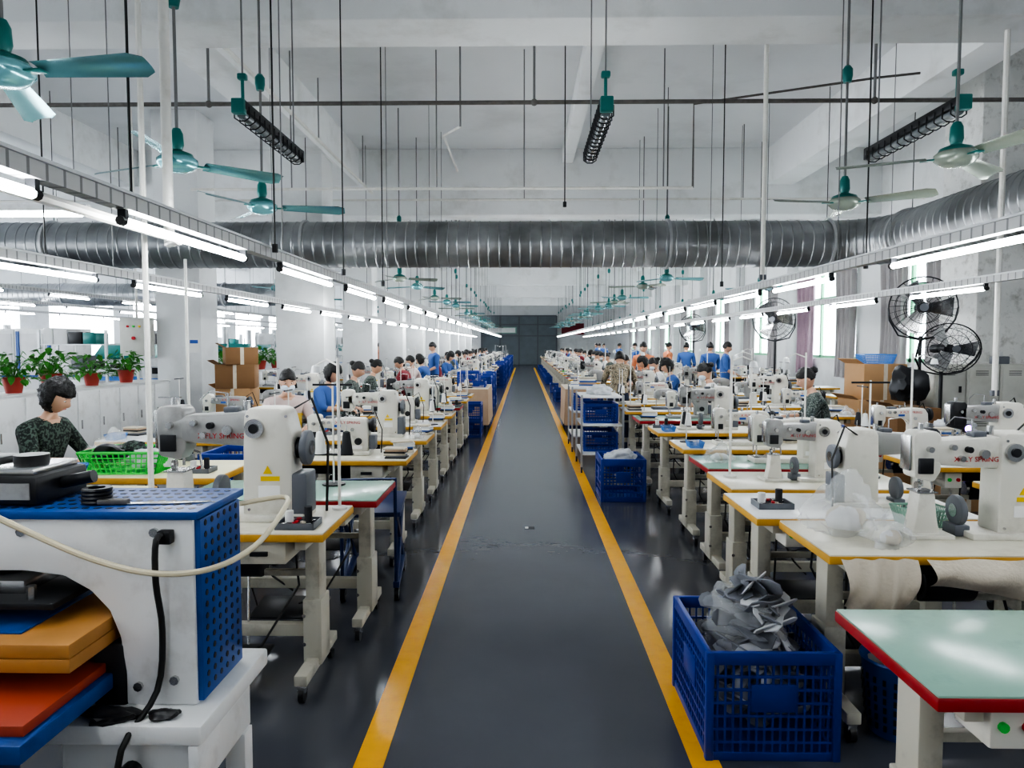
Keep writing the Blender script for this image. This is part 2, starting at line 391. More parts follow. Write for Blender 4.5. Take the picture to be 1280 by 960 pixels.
drop(-1.96,3.72,.80,ZC-.01,r=.015); drop(2.24,6.85,2.25,ZC-.01,r=.022); drop(4.08,6.3,1.2,ZB-.005,r=.024); drop(-2.4,5.10,.81,2.25,'pipe',.011)
for x,y in((-1.63,3.0),(-1.5,4.35),(-1.45,5.8),(2.5,5.35),(1.9,7.0),(-1.35,6.9),(.4,7.2),(-3.4,5.1)):
    zz=2.2 if abs(x)>1.3 else 3.0
    b=MB(); b.cyl((x,y,zz),(x,y,topz(y)),.006,'wire',5); b.cyl((x,y,zz),(x,y,zz+.05),.018,'black',8); b.obj('hanging_power_cable')

def caged_lamp():
    b=MB()
    b.box(-.045,.045,-.62,.62,-.03,.03,'dark',.008); b.cyl((-.0,-.58,-.05),(0,.58,-.05),.03,'ledg',12)
    for i in range(13):
        y=-.57+i*.095; b.tube([(-.05,y,0),(-.05,y,-.07),(-.02,y,-.09),(.02,y,-.09),(.05,y,-.07),(.05,y,0)],.005,'dark',5)
    for y in(-.62,.62): b.box(-.042,.042,y-.03,y+.03,-.06,.035,'teal' if y<0 else 'dark',.008)
    b.cyl((0,-.55,.02),(0,-.55,.2),.011,'teal'); b.box(-.03,.03,-.575,-.525,.18,.22,'teal',.01)
    for y in(-.55,.5): b.cyl((0,y,.02),(0,y,2.44),.006,'hang',6)
    return b.mesh('caged_lamp')
cl=caged_lamp()
for x,y in((-1.85,5.35),(.53,5.35),(2.8,5.35)): inst(cl,'explosion_proof_lamp',(x,y,3.2))

# ------------------------------------------------------------ ceiling fans
def fan(mb):
    b=MB()
    b.cyl((0,0,.1),(0,0,2.88),.010,'hang',8)
    b.lathe([(0,.95),(.03,.95),(.04,1.0),(.04,1.05),(.02,1.08),(0,1.08)],'teal',16)
    b.lathe([(0,.22),(.022,.22),(.036,.19),(.04,.12),(.03,.09),(.05,.08),(.09,.065),(.10,.045)],'teal',24)
    b.lathe([(.10,.045),(.12,.03),(.12,0),(.09,-.03),(.05,-.045),(0,-.05)],mb,24)
    for k in range(3):
        mtx=R(k*2*pi/3,'Z')
        b.box(.09,.19,-.025,.025,.0,.008,'teal',.002,mtx)
        def f(p,q):
            x=.16+.50*p; w=.046+.024*p; e=1-max(0,(p-.9)/.1)*(abs(q-.5)*2)**2*.4
            y=(q-.5)*2*w*e
            return (x,y,.01-.34*y+.010*(1-((q-.5)*2)**2)-.01*p)
        b.grid(f,10,6,mb,mtx)
    return b.mesh('ceiling_fan',60)
f1=fan('tealb'); f2=fan('beigeb')
for x,y,r in((-2.15,3.0,-8),(-2.15,4.5,40),(-2.15,5.95,10)): inst(f1,'ceiling_fan',(x,y,2.76),radians(r))
for x,y,r in((2.6,4.45,40),(2.55,5.85,75)): inst(f2,'ceiling_fan',(x,y,2.76),radians(r))
k=0; y=12.4
while y<50:
    for x in(-2.1,2.4):
        if not any(a-.5<y<a+1.1 for a in BY): inst(f1 if (k%3) else f2,'ceiling_fan',(x+random.uniform(-.1,.1),y,2.76),random.uniform(0,2))
        k+=1
    if k%4==0:
        for x in(-5,4.7): inst(f1,'ceiling_fan',(x,y+.4,2.76),random.uniform(0,2))
    y+=1.75

# ------------------------------------------------------------ sewing furniture
def table(w=1.12,d=.58,top='tabletop',edge='edge',z=.80,drawer=True,motor=True):
    b=MB(); hw,hd=w/2,d/2
    b.box(-hw,hw,-hd,hd,z-.04,z-.006,edge,.004); b.box(-hw+.004,hw-.004,-hd+.004,hd-.004,z-.008,z,top,.002)
    for s in(-1,1):
        x=s*(hw-.12)
        b.box(x-.025,x+.025,-hd+.05,hd-.05,z-.09,z-.04,'creamd',.004)
        b.box(x-.035,x+.035,-.06,.06,.30,z-.07,'creamd',.006)
        b.box(x-.045,x+.045,-.075,.075,.1,.42,'creamd',.006)
        b.box(x-.03,x+.03,-hd+.02,hd-.02,.085,.135,'creamd',.006)
        for yy in(-hd+.05,hd-.05):
            b.cyl((x-.012,yy,.035),(x+.012,yy,.035),.035,'black',14); b.box(x-.02,x+.02,yy-.02,yy+.02,.05,.09,'steel',.003)
        for zz in(.2,.34): b.cyl((x-.04,-.076,zz),(x-.04,-.07,zz),.01,'steel',6)
    b.box(-hw+.12,hw-.12,-.025,.025,.22,.28,'creamd',.004)
    b.box(-hw+.12,hw-.12,.04,.07,.5,.53,'creamd',.003)
    if drawer: b.box(hw-.42,hw-.18,-hd+.03,hd-.08,z-.15,z-.045,'creamd',.006); b.box(hw-.34,hw-.26,-hd+.015,-hd+.03,z-.11,z-.09,'dark',.002)
    if motor:
        b.box(-.27,.2,-.14,.16,z-.13,z-.04,'dark',.01)
        b.cyl((-.05,.05,z-.22),(.17,.05,z-.22),.085,'dark',18,b=.008); b.cyl((-.07,.05,z-.22),(-.09,.05,z-.22),.05,'steel',18)
        b.box(-.40,-.28,-hd+.05,-hd+.2,z-.16,z-.05,'cream',.008)
        for i,m in enumerate(('greenp','redl')): b.cyl((-.37+.06*i,-hd+.05,z-.10),(-.37+.06*i,-hd+.04,z-.10),.013,m,10)
        b.tube([(-.2,-.1,z-.16),(-.22,-.12,.5),(-.1,-.05,.3),(0,0,.2)],.006,'wire',6)
        b.tube([(.3,.1,z-.1),(.34,.05,.45),(.2,-.1,.2),(.05,-.05,.14)],.006,'wire',6)
        b.tube([(-.3,.15,z-.1),(-.33,.1,.35),(-.2,.0,.06),(.1,.2,.02)],.006,'wire',6)
    b.box(-.2,.2,-.14,.12,.13,.145,'dark',.003,T(0,-.02,-.02)@R(.12,'X')); b.cyl((.1,0,.17),(.1,.03,z-.22),.006,'steel',6)
    return b.mesh('sewing_table')
TA=table(); TG=table(top='green',edge='red'); TB=table(d=.6,top='white',edge='edge')

def textmesh(b,s,size,m,mtx):
    c=bpy.data.curves.new('t','FONT'); c.body=s; c.size=size; c.extrude=.0005; c.align_x='CENTER'; c.resolution_u=2
    o=bpy.data.objects.new('t',c); COL.objects.link(o); dg=bpy.context.evaluated_depsgraph_get(); dg.update()
    me=bpy.data.meshes.new_from_object(o.evaluated_get(dg)); t=bmesh.new(); t.from_mesh(me); b.merge(t,m,mtx)
    bpy.data.objects.remove(o); bpy.data.meshes.remove(me)
FRONT=R(pi/2,'X')
def flat_machine(body='cream',head=None):
    b=MB(); head=head or body
    b.box(-.26,.27,-.09,.09,0,.035,body,.008); b.box(-.25,-.08,-.06,.06,.035,.038,'steel')
    pil=[(.09,.03),(.25,.03),(.255,.2),(.25,.27),(.22,.315),(.1,.32),(-.16,.305),(-.17,.235),(-.02,.225),(.06,.205),(.09,.16)]
    b.prism(pil,'Y',-.06,.06,body,.014)
    b.prism([(-.26,.13),(-.18,.13),(-.155,.2),(-.155,.33),(-.18,.345),(-.245,.345),(-.265,.32)],'Y',-.055,.055,head,.012)
    b.box(-.272,-.262,-.04,.04,.15,.33,'steel',.003)
    b.cyl((-.22,0,.04),(-.22,0,.2),.006,'steel'); b.cyl((-.235,.02,.07),(-.235,.02,.2),.006,'steel'); b.box(-.24,-.2,-.03,.015,.042,.05,'steel',.002)
    b.cyl((-.22,0,.34),(-.22,0,.37),.009,'steel')
    b.cyl((.255,0,.255),(.275,0,.255),.05,'dark',20); b.cyl((.272,0,.255),(.30,0,.255),.065,'dark',24,b=.008); b.cyl((.3,0,.255),(.308,0,.255),.025,'steel',16)
    b.box(.255,.31,-.05,.05,.05,.17,'grey',.01)
    for x,z in((-.13,.28),(-.08,.28),(-.21,.27)): b.cyl((x,-.055,z),(x,-.08,z),.014,'steel',12)
    b.cyl((.17,-.06,.12),(.17,-.085,.12),.03,'dark',18); b.cyl((.12,-.06,.22),(.12,-.075,.22),.016,'steel',12)
    b.box(-.235,-.19,-.062,-.055,.15,.2,'dark',.002); b.box(.11,.2,-.063,-.06,.055,.085,'label'); b.box(-.04,.02,-.063,-.06,.24,.26,'bluel')
    b.cyl((.05,0,.31),(.05,0,.37),.004,'steel'); b.cyl((.0,0,.31),(.0,0,.345),.012,'steel'); b.box(-.12,-.04,-.03,.03,.30,.33,'grey',.006)
    b.tube([(.2,.05,.3),(.28,.1,.36),(.34,.1,.2),(.33,.1,.0)],.005,'wire',5)
    textmesh(b,'X FLY SPRING',.035,'redl',T(.08,-.0615,.268)@FRONT)
    return b.mesh('sewing_machine')
def post_machine(body='cream',arm='cream',head='cream'):
    b=MB()
    b.box(-.06,.32,-.1,.1,0,.03,body,.006)
    b.prism([(.06,.02),(.27,.02),(.275,.36),(.25,.46),(.22,.475),(.09,.475),(.07,.44),(.065,.3)],'Y',-.075,.075,body,.016)
    b.prism([(-.24,.33),(.08,.31),(.1,.45),(.06,.455),(-.2,.44),(-.25,.42)],'Y',-.055,.055,arm,.016)
    b.prism([(-.30,.27),(-.21,.25),(-.18,.3),(-.18,.46),(-.2,.48),(-.29,.48),(-.31,.45)],'Y',-.055,.055,head,.014)
    b.box(-.318,-.308,-.04,.04,.3,.46,'steel',.003)
    b.prism([(-.30,0),(-.17,0),(-.19,.1),(-.2,.2),(-.27,.2),(-.28,.1)],'Y',-.045,.045,body,.008)
    b.box(-.33,-.13,-.09,.09,0,.02,body,.004); b.box(-.28,-.19,-.05,.05,.2,.206,'steel')
    b.cyl((-.25,0,.2),(-.25,0,.3),.006,'steel'); b.cyl((-.225,.02,.22),(-.225,.02,.3),.006,'steel'); b.cyl((-.262,-.0,.225),(-.25,-.0,.225),.022,'steel',18)
    b.tube([(-.21,.04,.29),(-.17,.05,.27),(-.16,.05,.2)],.006,'steel',6)
    b.cyl((.275,0,.30),(.3,0,.30),.045,'dark',20); b.cyl((.298,0,.30),(.33,0,.30),.075,'grey',26,b=.01); b.cyl((.33,0,.3),(.337,0,.3),.03,'steel',16)
    b.box(.262,.33,-.07,.07,.02,.2,'grey',.01)
    b.cyl((.12,-.075,.39),(.12,-.092,.39),.04,'steel',20); b.cyl((.12,-.092,.39),(.12,-.098,.39),.02,'dark',14); b.cyl((.0,-.05,.38),(.0,-.075,.38),.02,'steel',14); b.cyl((-.07,-.05,.4),(-.07,-.08,.4),.014,'dark',12)
    for x,z in((-.14,.41),(-.1,.36),(-.24,.4)): b.cyl((x,-.052,z),(x,-.08,z),.013,'steel',12)
    b.box(-.285,-.22,-.065,-.052,.29,.36,'dark',.003); b.cyl((-.25,0,.48),(-.25,0,.51),.012,'steel'); b.box(-.03,.03,-.03,.03,.45,.475,'grey',.005)
    b.prism([(.15,.2),(.19,.2),(.17,.235)],'Y',-.078,-.075,'yel'); b.box(.14,.22,-.078,-.075,.17,.19,'yel'); b.box(.13,.22,-.078,-.075,.1,.15,'label')
    for x,z in((.09,.44),(.25,.44),(.09,.05),(.25,.05)): b.cyl((x,-.075,z),(x,-.08,z),.006,'steel',8)
    b.cyl((-.02,0,.45),(-.02,0,.53),.004,'steel'); b.cyl((.06,0,.46),(.06,0,.5),.015,'steel',12); b.tube([(-.02,0,.53),(-.1,0,.54),(-.14,0,.5)],.003,'steel',5)
    textmesh(b,'X FLY SPRING',.032,'redl',T(-.03,-.0565,.345)@FRONT)
    b.cyl((-.08,.02,.11),(-.05,.02,.11),.07,'grey',24,b=.008); b.cyl((-.084,.02,.11),(-.08,.02,.11),.03,'steel',16); b.box(-.10,-.03,-.03,.07,.0,.05,'grey',.006)
    b.tube([(.2,.07,.44),(.3,.12,.5),(.37,.12,.3),(.36,.12,.0)],.006,'wire',5)
    return b.mesh('post_bed_sewing_machine')
def dark_machine():
    b=MB()
    b.box(-.2,.2,-.09,.09,0,.04,'grey',.008)
    b.prism([(.02,.03),(.16,.03),(.17,.2),(.15,.27),(.05,.3),(-.12,.29),(-.17,.25),(-.17,.16),(-.1,.15),(-.08,.2),(0,.2)],'Y',-.06,.06,'lgrey',.014)
    b.cyl((.17,0,.18),(.2,0,.18),.065,'dark',22,b=.006); b.cyl((-.14,0,.04),(-.14,0,.16),.006,'steel'); b.cyl((-.05,-.06,.24),(-.05,-.085,.24),.02,'steel',14)
    b.cyl((0,0,.29),(0,0,.4),.004,'steel'); b.box(-.12,.1,-.02,.02,.4,.41,'steel')
    return b.mesh('overlock_machine')
MF=flat_machine(); MF2=flat_machine('lgrey','cream'); MF3=flat_machine('cream','lgrey')
MP=post_machine(); MPG=post_machine('cream','lgrey','lgrey'); MPD=post_machine('cream','lgrey','dark'); MD=dark_machine()
def thread_stand():
    b=MB(); b.lathe([(0,0),(.07,0),(.07,.01),(.01,.015)],'dark',14)
    b.cyl((0,0,0),(0,0,.62),.006,'pipe',8); b.box(-.12,.12,-.006,.006,.6,.612,'dark'); b.box(-.12,.12,-.02,.02,.18,.19,'dark',.002)
    for x,m in((-.08,'cone1'),(.08,'cone2')): b.lathe([(0,.19),(.038,.19),(.022,.32),(.01,.325),(0,.325)],m,14,T(x,0,0)); b.cyl((x,0,.19),(x,0,.36),.003,'steel',5)
    return b.mesh('thread_stand')
TS=thread_stand()
def tall_stand():
    b=MB(); b.cyl((0,0,0),(0,0,.78),.008,'pipe',8); b.lathe([(0,0),(.04,0),(.04,.012),(.012,.02)],'pipe',12); b.tube([(0,0,.74),(.08,0,.77),(.16,0,.74)],.005,'pipe',6); b.lathe([(.028,0),(.02,.035),(.01,.04)],'white',12,T(.16,0,.70)); return b.mesh('work_lamp_stand')
LS=tall_stand()
def parts_tray():
    b=MB(); b.box(-.09,.09,-.07,.07,0,.006,'grey'); 
    for a in((-.09,-.084,-.07,.07),(.084,.09,-.07,.07),(-.09,.09,-.07,-.064),(-.09,.09,.064,.07)): b.box(a[0],a[1],a[2],a[3],0,.03,'grey')
    rnd=random.Random(5)
    for i in range(16): b.box(-.012,.012,-.008,.008,0,.01,rnd.choice(['black','steel','redl','cone1','bluel','canvas']),.002,T(rnd.uniform(-.065,.065),rnd.uniform(-.045,.045),.007+.008*(i%3))@R(rnd.uniform(0,3),'Z'))
    b.cyl((.04,.02,.006),(.04,.02,.09),.018,'cone2',10); b.cyl((-.05,.02,.006),(-.05,.02,.07),.02,'cone1',10)
    return b.mesh('parts_tray')
PT=parts_tray()
def stool():
    b=MB(); b.box(-.17,.17,-.14,.14,.40,.435,'wood',.01)
    for x in(-.13,.13):
        for y in(-.1,.1): b.box(x-.018,x+.018,y-.018,y+.018,0,.41,'wood',.003)
    b.box(-.13,.13,-.11,-.09,.15,.18,'wood'); b.box(-.13,.13,.09,.11,.15,.18,'wood'); return b.mesh('wooden_stool')
ST=stool()
def crate(w=.5,d=.62,h=.44,m='blue',n=16,rows=7):
    b=MB(); hw,hd=w/2,d/2
    def side(L,mtx):
        for i in range(n+1):
            x=-L+2*L*i/n; b.box(x-.004,x+.004,-.004,.004,.02,h-.03,m,0,mtx)
        for j in range(rows+1):
            z=.02+(h-.07)*j/rows; b.box(-L,L,-.005,.005,z-.004,z+.006,m,0,mtx)
        b.box(-L,L,-.014,.008,h-.05,h,m,.003,mtx); b.box(-L*.35,L*.35,-.010,.006,h*.45,h*.7,m,.002,mtx); b.box(-L,L,-.009,.005,0,.035,m,.002,mtx)
    side(hw,T(0,-hd,0)); side(hw,T(0,hd,0)@R(pi,'Z')); side(hd,T(-hw,0,0)@R(-pi/2,'Z')); side(hd,T(hw,0,0)@R(pi/2,'Z'))
    for x in(-hw,hw):
        for y in(-hd,hd): b.box(x-.016,x+.016,y-.016,y+.016,0,h,m,.006)
    b.box(-hw,hw,-hd,hd,0,.012,m); return b.mesh('plastic_crate')
CR=crate(); CS=crate(.42,.5,.3,n=12,rows=5)
def basket(w,d,h,m):
    b=MB()
    for i in range(15):
        for sgn in(-1,1):
            u=-1+2*i/14
            b.tube([(u*w/2*.82,sgn*d/2*.82,0),(u*w/2,sgn*d/2,h)],.005,m,4); b.tube([(sgn*w/2*.82,u*d/2*.82,0),(sgn*w/2,u*d/2,h)],.005,m,4)
    for k in range(5):
        q=k/4; s=.82+.18*q; x,y=w/2*s,d/2*s; r=.005 if 0<k<4 else .010
        b.tube([(-x,-y,h*q+.004),(x,-y,h*q+.004),(x,y,h*q+.004),(-x,y,h*q+.004)],r,m,5,closed=True)
    b.box(-w*.41,w*.41,-d*.41,d*.41,0,.008,m); return b.mesh('plastic_basket')
GB=basket(.52,.36,.14,'greenp'); BB=basket(.5,.34,.14,'lblue'); RB=basket(.36,.28,.13,'green')
def bundle(seed):
    b=MB(); rnd=random.Random(seed); z=0
    for i in range(6):
        h=.012+.012*rnd.random(); x=rnd.uniform(-.015,.015); b.box(-.10+x,.10+x,-.075,.075,z,z+h,rnd.choice(['canvas','tan','s_white','grey','s_blue','label','black']),.004,R(rnd.uniform(-.15,.15),'Z')); z+=h
    return b.mesh('fabric_stack')
BN=[bundle(i) for i in range(4)]
def bagmesh(seed,r=(.15,.12,.12),m='bag'):
    b=MB(); b.blob((0,0,r[2]*.56),r,m,seed,.5,2.6,4)
    for i in range(4): b.blob((random.uniform(-.04,.04)*r[0]/.16,random.uniform(-.03,.03),r[2]*.35),(r[0]*.4,r[1]*.4,r[2]*.4),'canvas' if i%2 else 's_white',seed+i,.2,2,2)
    return b.mesh('plastic_bag',180)
BG=[bagmesh(i) for i in range(3)]
BGW=bagmesh(9,(.2,.16,.12),'bagw')

def clutter(x,y,z,n):
    slots=[(-.44,-.17),(-.44,.14),(.46,-.16),(.46,.14)]; random.shuffle(slots)
    for sx,sy in slots[:n]:
        k=random.random(); p=(x+sx,y+sy,z)
        if k<.28: inst(random.choice(BN),'fabric_stack',p,random.uniform(-.3,.3),.8)
        elif k<.40: inst(random.choice(BG),'plastic_bag_of_parts',p,random.uniform(0,3),.55)
        elif k<.68: inst(TS,'thread_stand',p,pi/2,.8)
        elif k<.85: inst(PT,'parts_tray',p,random.uniform(-.3,.3))
        elif k<.92: inst(random.choice((BB,RB,GB)),'plastic_basket',p,pi/2,.35)
        else: inst(LS,'work_lamp_stand',p,0 if sx<0 else pi)
def station(x,y,kind='F',tab=TA,rz=0,n=2):
    inst(tab,'sewing_table',(x,y,0),rz)
    me,nm=random.choice({'F':((MF,0),(MF2,0),(MF3,0)),'P':((MP,1),(MPG,1)),'D':((MD,2),),'PD':((MPD,1),)}[kind])
    inst(me,('sewing_machine','post_bed_sewing_machine','overlock_machine')[nm],(x+random.uniform(-.03,.03),y,.8),rz,.9)
    clutter(x,y,.8,n)
# left column 1
inst(TA,'sewing_table',(-1.46,3.46,0)); inst(MPG,'post_bed_sewing_machine',(-1.42,3.48,.8),0,1.15)
inst(TG,'sewing_table',(-1.36,4.15,0)); inst(TS,'thread_stand',(-1.15,4.3,.8)); inst(PT,'parts_tray',(-1.05,3.3,.8))
inst(LS,'work_lamp_stand',(-.95,3.66,.8),2.6)
for y,kd,tb in((5.5,'F',TA),(6.6,'P',TA),(7.7,'F',TB),(8.8,'PD',TA),(9.9,'F',TG),(11.0,'D',TA),(12.1,'F',TA)): station(-1.42,y,kd,tb,0,4)
b=MB(); b.box(-3.0,-1.95,4.48,5.2,.76,.8,'edge',.005); b.box(-2.99,-1.96,4.49,5.19,.795,.803,'paleyel',.002)
for x in(-2.9,-2.05):
    for y in(4.55,5.1): b.box(x-.03,x+.03,y-.03,y+.03,0,.76,'creamd',.004)
b.box(-2.9,-2.05,4.54,4.56,.2,.24,'creamd'); b.obj('work_table')
for y in(6.5,7.7,9.2,10.4,11.5): station(-3.2,y,random.choice('FPD'),random.choice((TA,TB,TG)),0,4)
# right col 1
inst(TG,'sewing_table',(1.56,2.0,0))
inst(TA,'sewing_table',(1.82,3.17,0),0,(1.05,1,1)); inst(MP,'post_bed_sewing_machine',(2.0,3.2,.8),0,.98)
inst(TB,'sewing_table',(1.7,3.80,0)); inst(MPD,'post_bed_sewing_machine',(1.9,3.80,.8),pi,.86); inst(PT,'parts_tray',(1.3,3.75,.8))
inst(TA,'sewing_table',(1.78,4.50,0)); inst(MPG,'post_bed_sewing_machine',(1.75,4.50,.8),0,.8); inst(LS,'work_lamp_stand',(1.32,4.6,.8),.3); inst(TS,'thread_stand',(2.2,4.6,.8))
inst(TG,'sewing_table',(1.82,5.2,0)); inst(MF,'sewing_machine',(1.9,5.2,.8)); inst(BG[1],'plastic_bag_of_parts',(1.42,5.2,.8),0,.7)
for i,y in enumerate((6.1,7.2,8.3,9.4,10.5,11.6,12.7)): station(1.85,y,('F','P','F','D','F','PD','F')[i],(TA,TA,TG,TB,TA,TA,TB)[i],0,4)
for i,y in enumerate((3.0,4.2,5.3,6.4)): station(3.35,y,('P','F','PD','F')[i],(TG,TA,TB,TA)[i],0,3)
for y in(8.8,10,11.2,12.4): station(3.4,y,random.choice('FPD'),random.choice((TA,TB)),0,4)
y=13.7
while y<50:
    for x in(-1.5,1.65,-2.95,3.3):
        if abs(x)<1.7 and y<15.5: continue
        station(x,y,random.choice(['F','P','F','D','PD']),random.choice((TA,TB,TG)),0,(3 if y<26 else 1))
    if random.random()<.6: inst(CS,'plastic_crate',(-.98,y+.62,0)); inst(CS,'plastic_crate',(-.98,y+.62,.3)); inst(CS,'plastic_crate',(-.98,y+.62,.6))
    if random.random()<.6: inst(CS,'plastic_crate',(1.12,y+.62,0))
    y+=1.3
for y in(14.4,17.8,19,22.4,24,27,30.5): station(-5.0,y,'F',TB,0,2)
for y in(12,14.4,16.5,19,22,25,28,31): station(5.6,y,random.choice('FD'),TB,0,2)

def draped(w,d,h):
    b=MB(); b.box(-w/2,w/2,-d/2,d/2,h-.03,h,'canvas',.01)
    def skirt(u,v):
        a=u*2*(w+d)
        if a<w: p=(-w/2+a,-d/2)
        elif a<w+d: p=(w/2,-d/2+a-w)
        elif a<2*w+d: p=(w/2-(a-w-d),d/2)
        else: p=(-w/2,d/2-(a-2*w-d))
        k=1+.035*v+.015*v*sin(u*90); return(p[0]*k,p[1]*k,h-.005-(h-.12)*v)
    b.grid(skirt,140,5,'tan')
    for x in(-1,1):
        for y in(-1,1): b.box(x*(w/2-.06)-.02,x*(w/2-.06)+.02,y*(d/2-.06)-.02,y*(d/2-.06)+.02,0,h-.03,'dark')
    return b.mesh('cloth_covered_table')
DT=draped(.8,1.6,.8)
inst(DT,'cloth_covered_table',(-1.08,14.4,0)); inst(DT,'cloth_covered_table',(1.18,14.4,0))
inst(BN[1],'fabric_stack',(-1.1,13.9,.8)); inst(BN[2],'fabric_stack',(1.25,14.2,.8)); inst(BG[0],'plastic_bag_of_parts',(1.25,14.8,.8)); inst(CS,'plastic_crate',(-1.12,14.7,.8)); inst(BN[0],'fabric_stack',(1.0,13.8,.8))
def trolley(w=.62,d=.9,hs=(.25,.62,.98)):
    b=MB()
    for x in(-w/2,w/2):
        for y in(-d/2,d/2): b.box(x-.015,x+.015,y-.015,y+.015,.08,hs[-1]+.02,'galv'); b.cyl((x-.012,y,.04),(x+.012,y,.04),.04,'black',14)
    for z in hs: b.box(-w/2,w/2,-d/2,d/2,z-.02,z,'white',.004)
    return b.mesh('shelf_trolley')
TR=trolley()
inst(TR,'shelf_trolley',(1.0,9.6,0),0,(.85,1,1))
for z in(.25,.62): inst(CS,'plastic_crate',(1.0,9.6,z+.001),0,(1,1,.85))
inst(BGW,'plastic_bag_of_parts',(1.0,9.5,.98),0,.8); inst(TR,'shelf_trolley',(1.0,11.4,0),0,(.85,1,1)); inst(CS,'plastic_crate',(1.0,11.4,.62),0,(1,1,.8)); inst(BN[3],'fabric_stack',(1.0,11.3,.98),0,1.3)
inst(CS,'plastic_crate',(1.04,7.75,0),0,(1.05,1.1,1.5)); inst(BGW,'plastic_bag_of_parts',(1.04,7.7,.36),.4,.95)
inst(CS,'plastic_crate',(-.98,12.9,0)); inst(CS,'plastic_crate',(-.98,12.9,.3))
# near crate w/ bagged insoles
inst(CR,'plastic_crate',(.985,3.1,0))
b=MB()
for i in range(150):
    hz=random.uniform(.04,.60); sp=1 if hz<.40 else (.66-hz)*3.8
    mt=T(random.uniform(-.14,.14)*sp+.02,random.uniform(-.21,.21)*sp+.03,hz)@R(random.uniform(0,pi),'Z')@R(random.uniform(-1.1,1.1),'X')@R(random.uniform(-.4,.4),'Y')
    b.prism([(-.1,-.03),(-.06,-.042),(.02,-.028),(.08,-.04),(.105,-.02),(.11,.01),(.09,.035),(.02,.026),(-.06,.04),(-.1,.025)],'Z',0,.006,('sole','sole2','sole','grey','sole')[i%5],.001,mt)
b.blob((.02,.06,.40),(.17,.2,.2),'bag',30,.4,2.4,4,False)
b.obj('bagged_insoles',(.985,3.1,.014),ang=60)
b=MB(); b.lathe([(.115,0),(.12,.02),(.15,.30),(.16,.32),(.155,.33)],'bluep',28); b.lathe([(0,.01),(.115,.01)],'bluep',28)
for j in range(6):
    for i in range(22):
        a=i/22*2*pi; r=.1215+.03*(.06+j*.04)/.3; z=.05+j*.04; b.box(-.006,.006,-.002,.002,-.012,.012,'black',0,R(a,'Z')@T(0,-r-.001,z))
b.obj('waste_basket',(1.60,3.02,0))
inst(bagmesh(21,(.16,.13,.17)),'plastic_bag_of_parts',(1.44,3.22,.8)); inst(BG[0],'plastic_bag_of_parts',(1.55,3.04,.8),1,.75)
b=MB(); b.box(-.2,.2,-.13,.13,0,.004,'card'); b.box(-.2,-.19,-.13,.13,0,.06,'wood'); b.box(.19,.2,-.13,.13,0,.06,'wood'); b.box(-.2,.2,-.13,-.12,0,.06,'wood'); b.box(-.2,.2,.12,.13,0,.06,'wood'); b.obj('wooden_tray',(2.68,3.6,.8),.3)
b=MB()
for x in(2.5,2.74):
    for y in(3.45,3.75): b.box(x-.02,x+.02,y-.02,y+.02,0,.78,'creamd')
b.box(2.42,2.92,3.36,3.82,.77,.8,'tabletop',.004); b.obj('side_table')
inst(RB,'plastic_basket',(1.88,3.39,.8),.1,.6)
def sling(x0,x1,y,z,dep,name):
    b=MB(); b.grid(lambda u,v:(x0+(x1-x0)*u*(1)-.02*(v-.5)*(2*u-1),y-.05*sin(v*pi)-.012*sin(u*20+v*4),z-dep*v*(.75+.25*sin(u*pi))+.015*sin(u*9)*v),28,12,'canvas'); b.obj(name,ang=180)
sling(1.28,1.56,2.86,.79,.26,'canvas_work_pouch'); sling(1.62,2.42,2.86,.79,.15,'canvas_work_pouch')
# left accessories
inst(GB,'plastic_basket',(-2.62,4.74,.804),.05)
inst(BGW,'plastic_bag_of_parts',(-2.50,4.75,.83),0,.7); inst(BG[1],'plastic_bag_of_parts',(-2.88,4.95,.804),1.2,1.2)
b=MB(); b.blob((0,0,.05),(.13,.1,.07),'black',3,.5,2,3); b.blob((.1,.05,.06),(.1,.08,.06),'s_black',5,.5,2,3); b.obj('black_fabric_pieces',(-2.74,4.74,.87))
b=MB(); b.box(-.3,.3,-.3,.3,.46,.5,'wood',.005)
for x in(-.25,.25):
    for y in(-.25,.25): b.box(x-.02,x+.02,y-.02,y+.02,0,.46,'wood')
b.obj('low_bench',(-2.3,5.75,0)); inst(CS,'plastic_crate',(-2.3,5.75,.5)); inst(PT,'parts_tray',(-2.15,4.7,.804))
b=MB(); b.box(-3.3,-2.2,3.7,4.25,.76,.8,'edge',.004); b.box(-3.29,-2.21,3.71,4.24,.798,.802,'paleyel')
for x in(-3.2,-2.3):
    for y in(3.75,4.2): b.box(x-.02,x+.02,y-.02,y+.02,0,.76,'creamd')
b.obj('work_table'); inst(BB,'plastic_basket',(-2.8,3.97,.802),.1)
b=MB()
for x in(-.17,.17):
    b.tube([(x,-.3,.12),(x,.3,.55)],.016,'navy',6); b.tube([(x,.3,.12),(x,-.3,.55)],.016,'navy',6); b.box(x-.02,x+.02,-.34,.34,.09,.13,'navy',.004)
    for y in(-.3,.3): b.cyl((x-.014,y,.045),(x+.014,y,.045),.045,'black',16); b.box(x-.02,x+.02,y-.02,y+.02,.045,.1,'steel')
b.box(-.2,.2,-.34,.34,.55,.58,'navy',.004); b.tube([(-.17,-.32,.1),(-.17,-.36,.8),(.17,-.36,.8),(.17,-.32,.1)],.013,'navy',6)
b.obj('lift_trolley',(-1.02,4.84,0),.1)

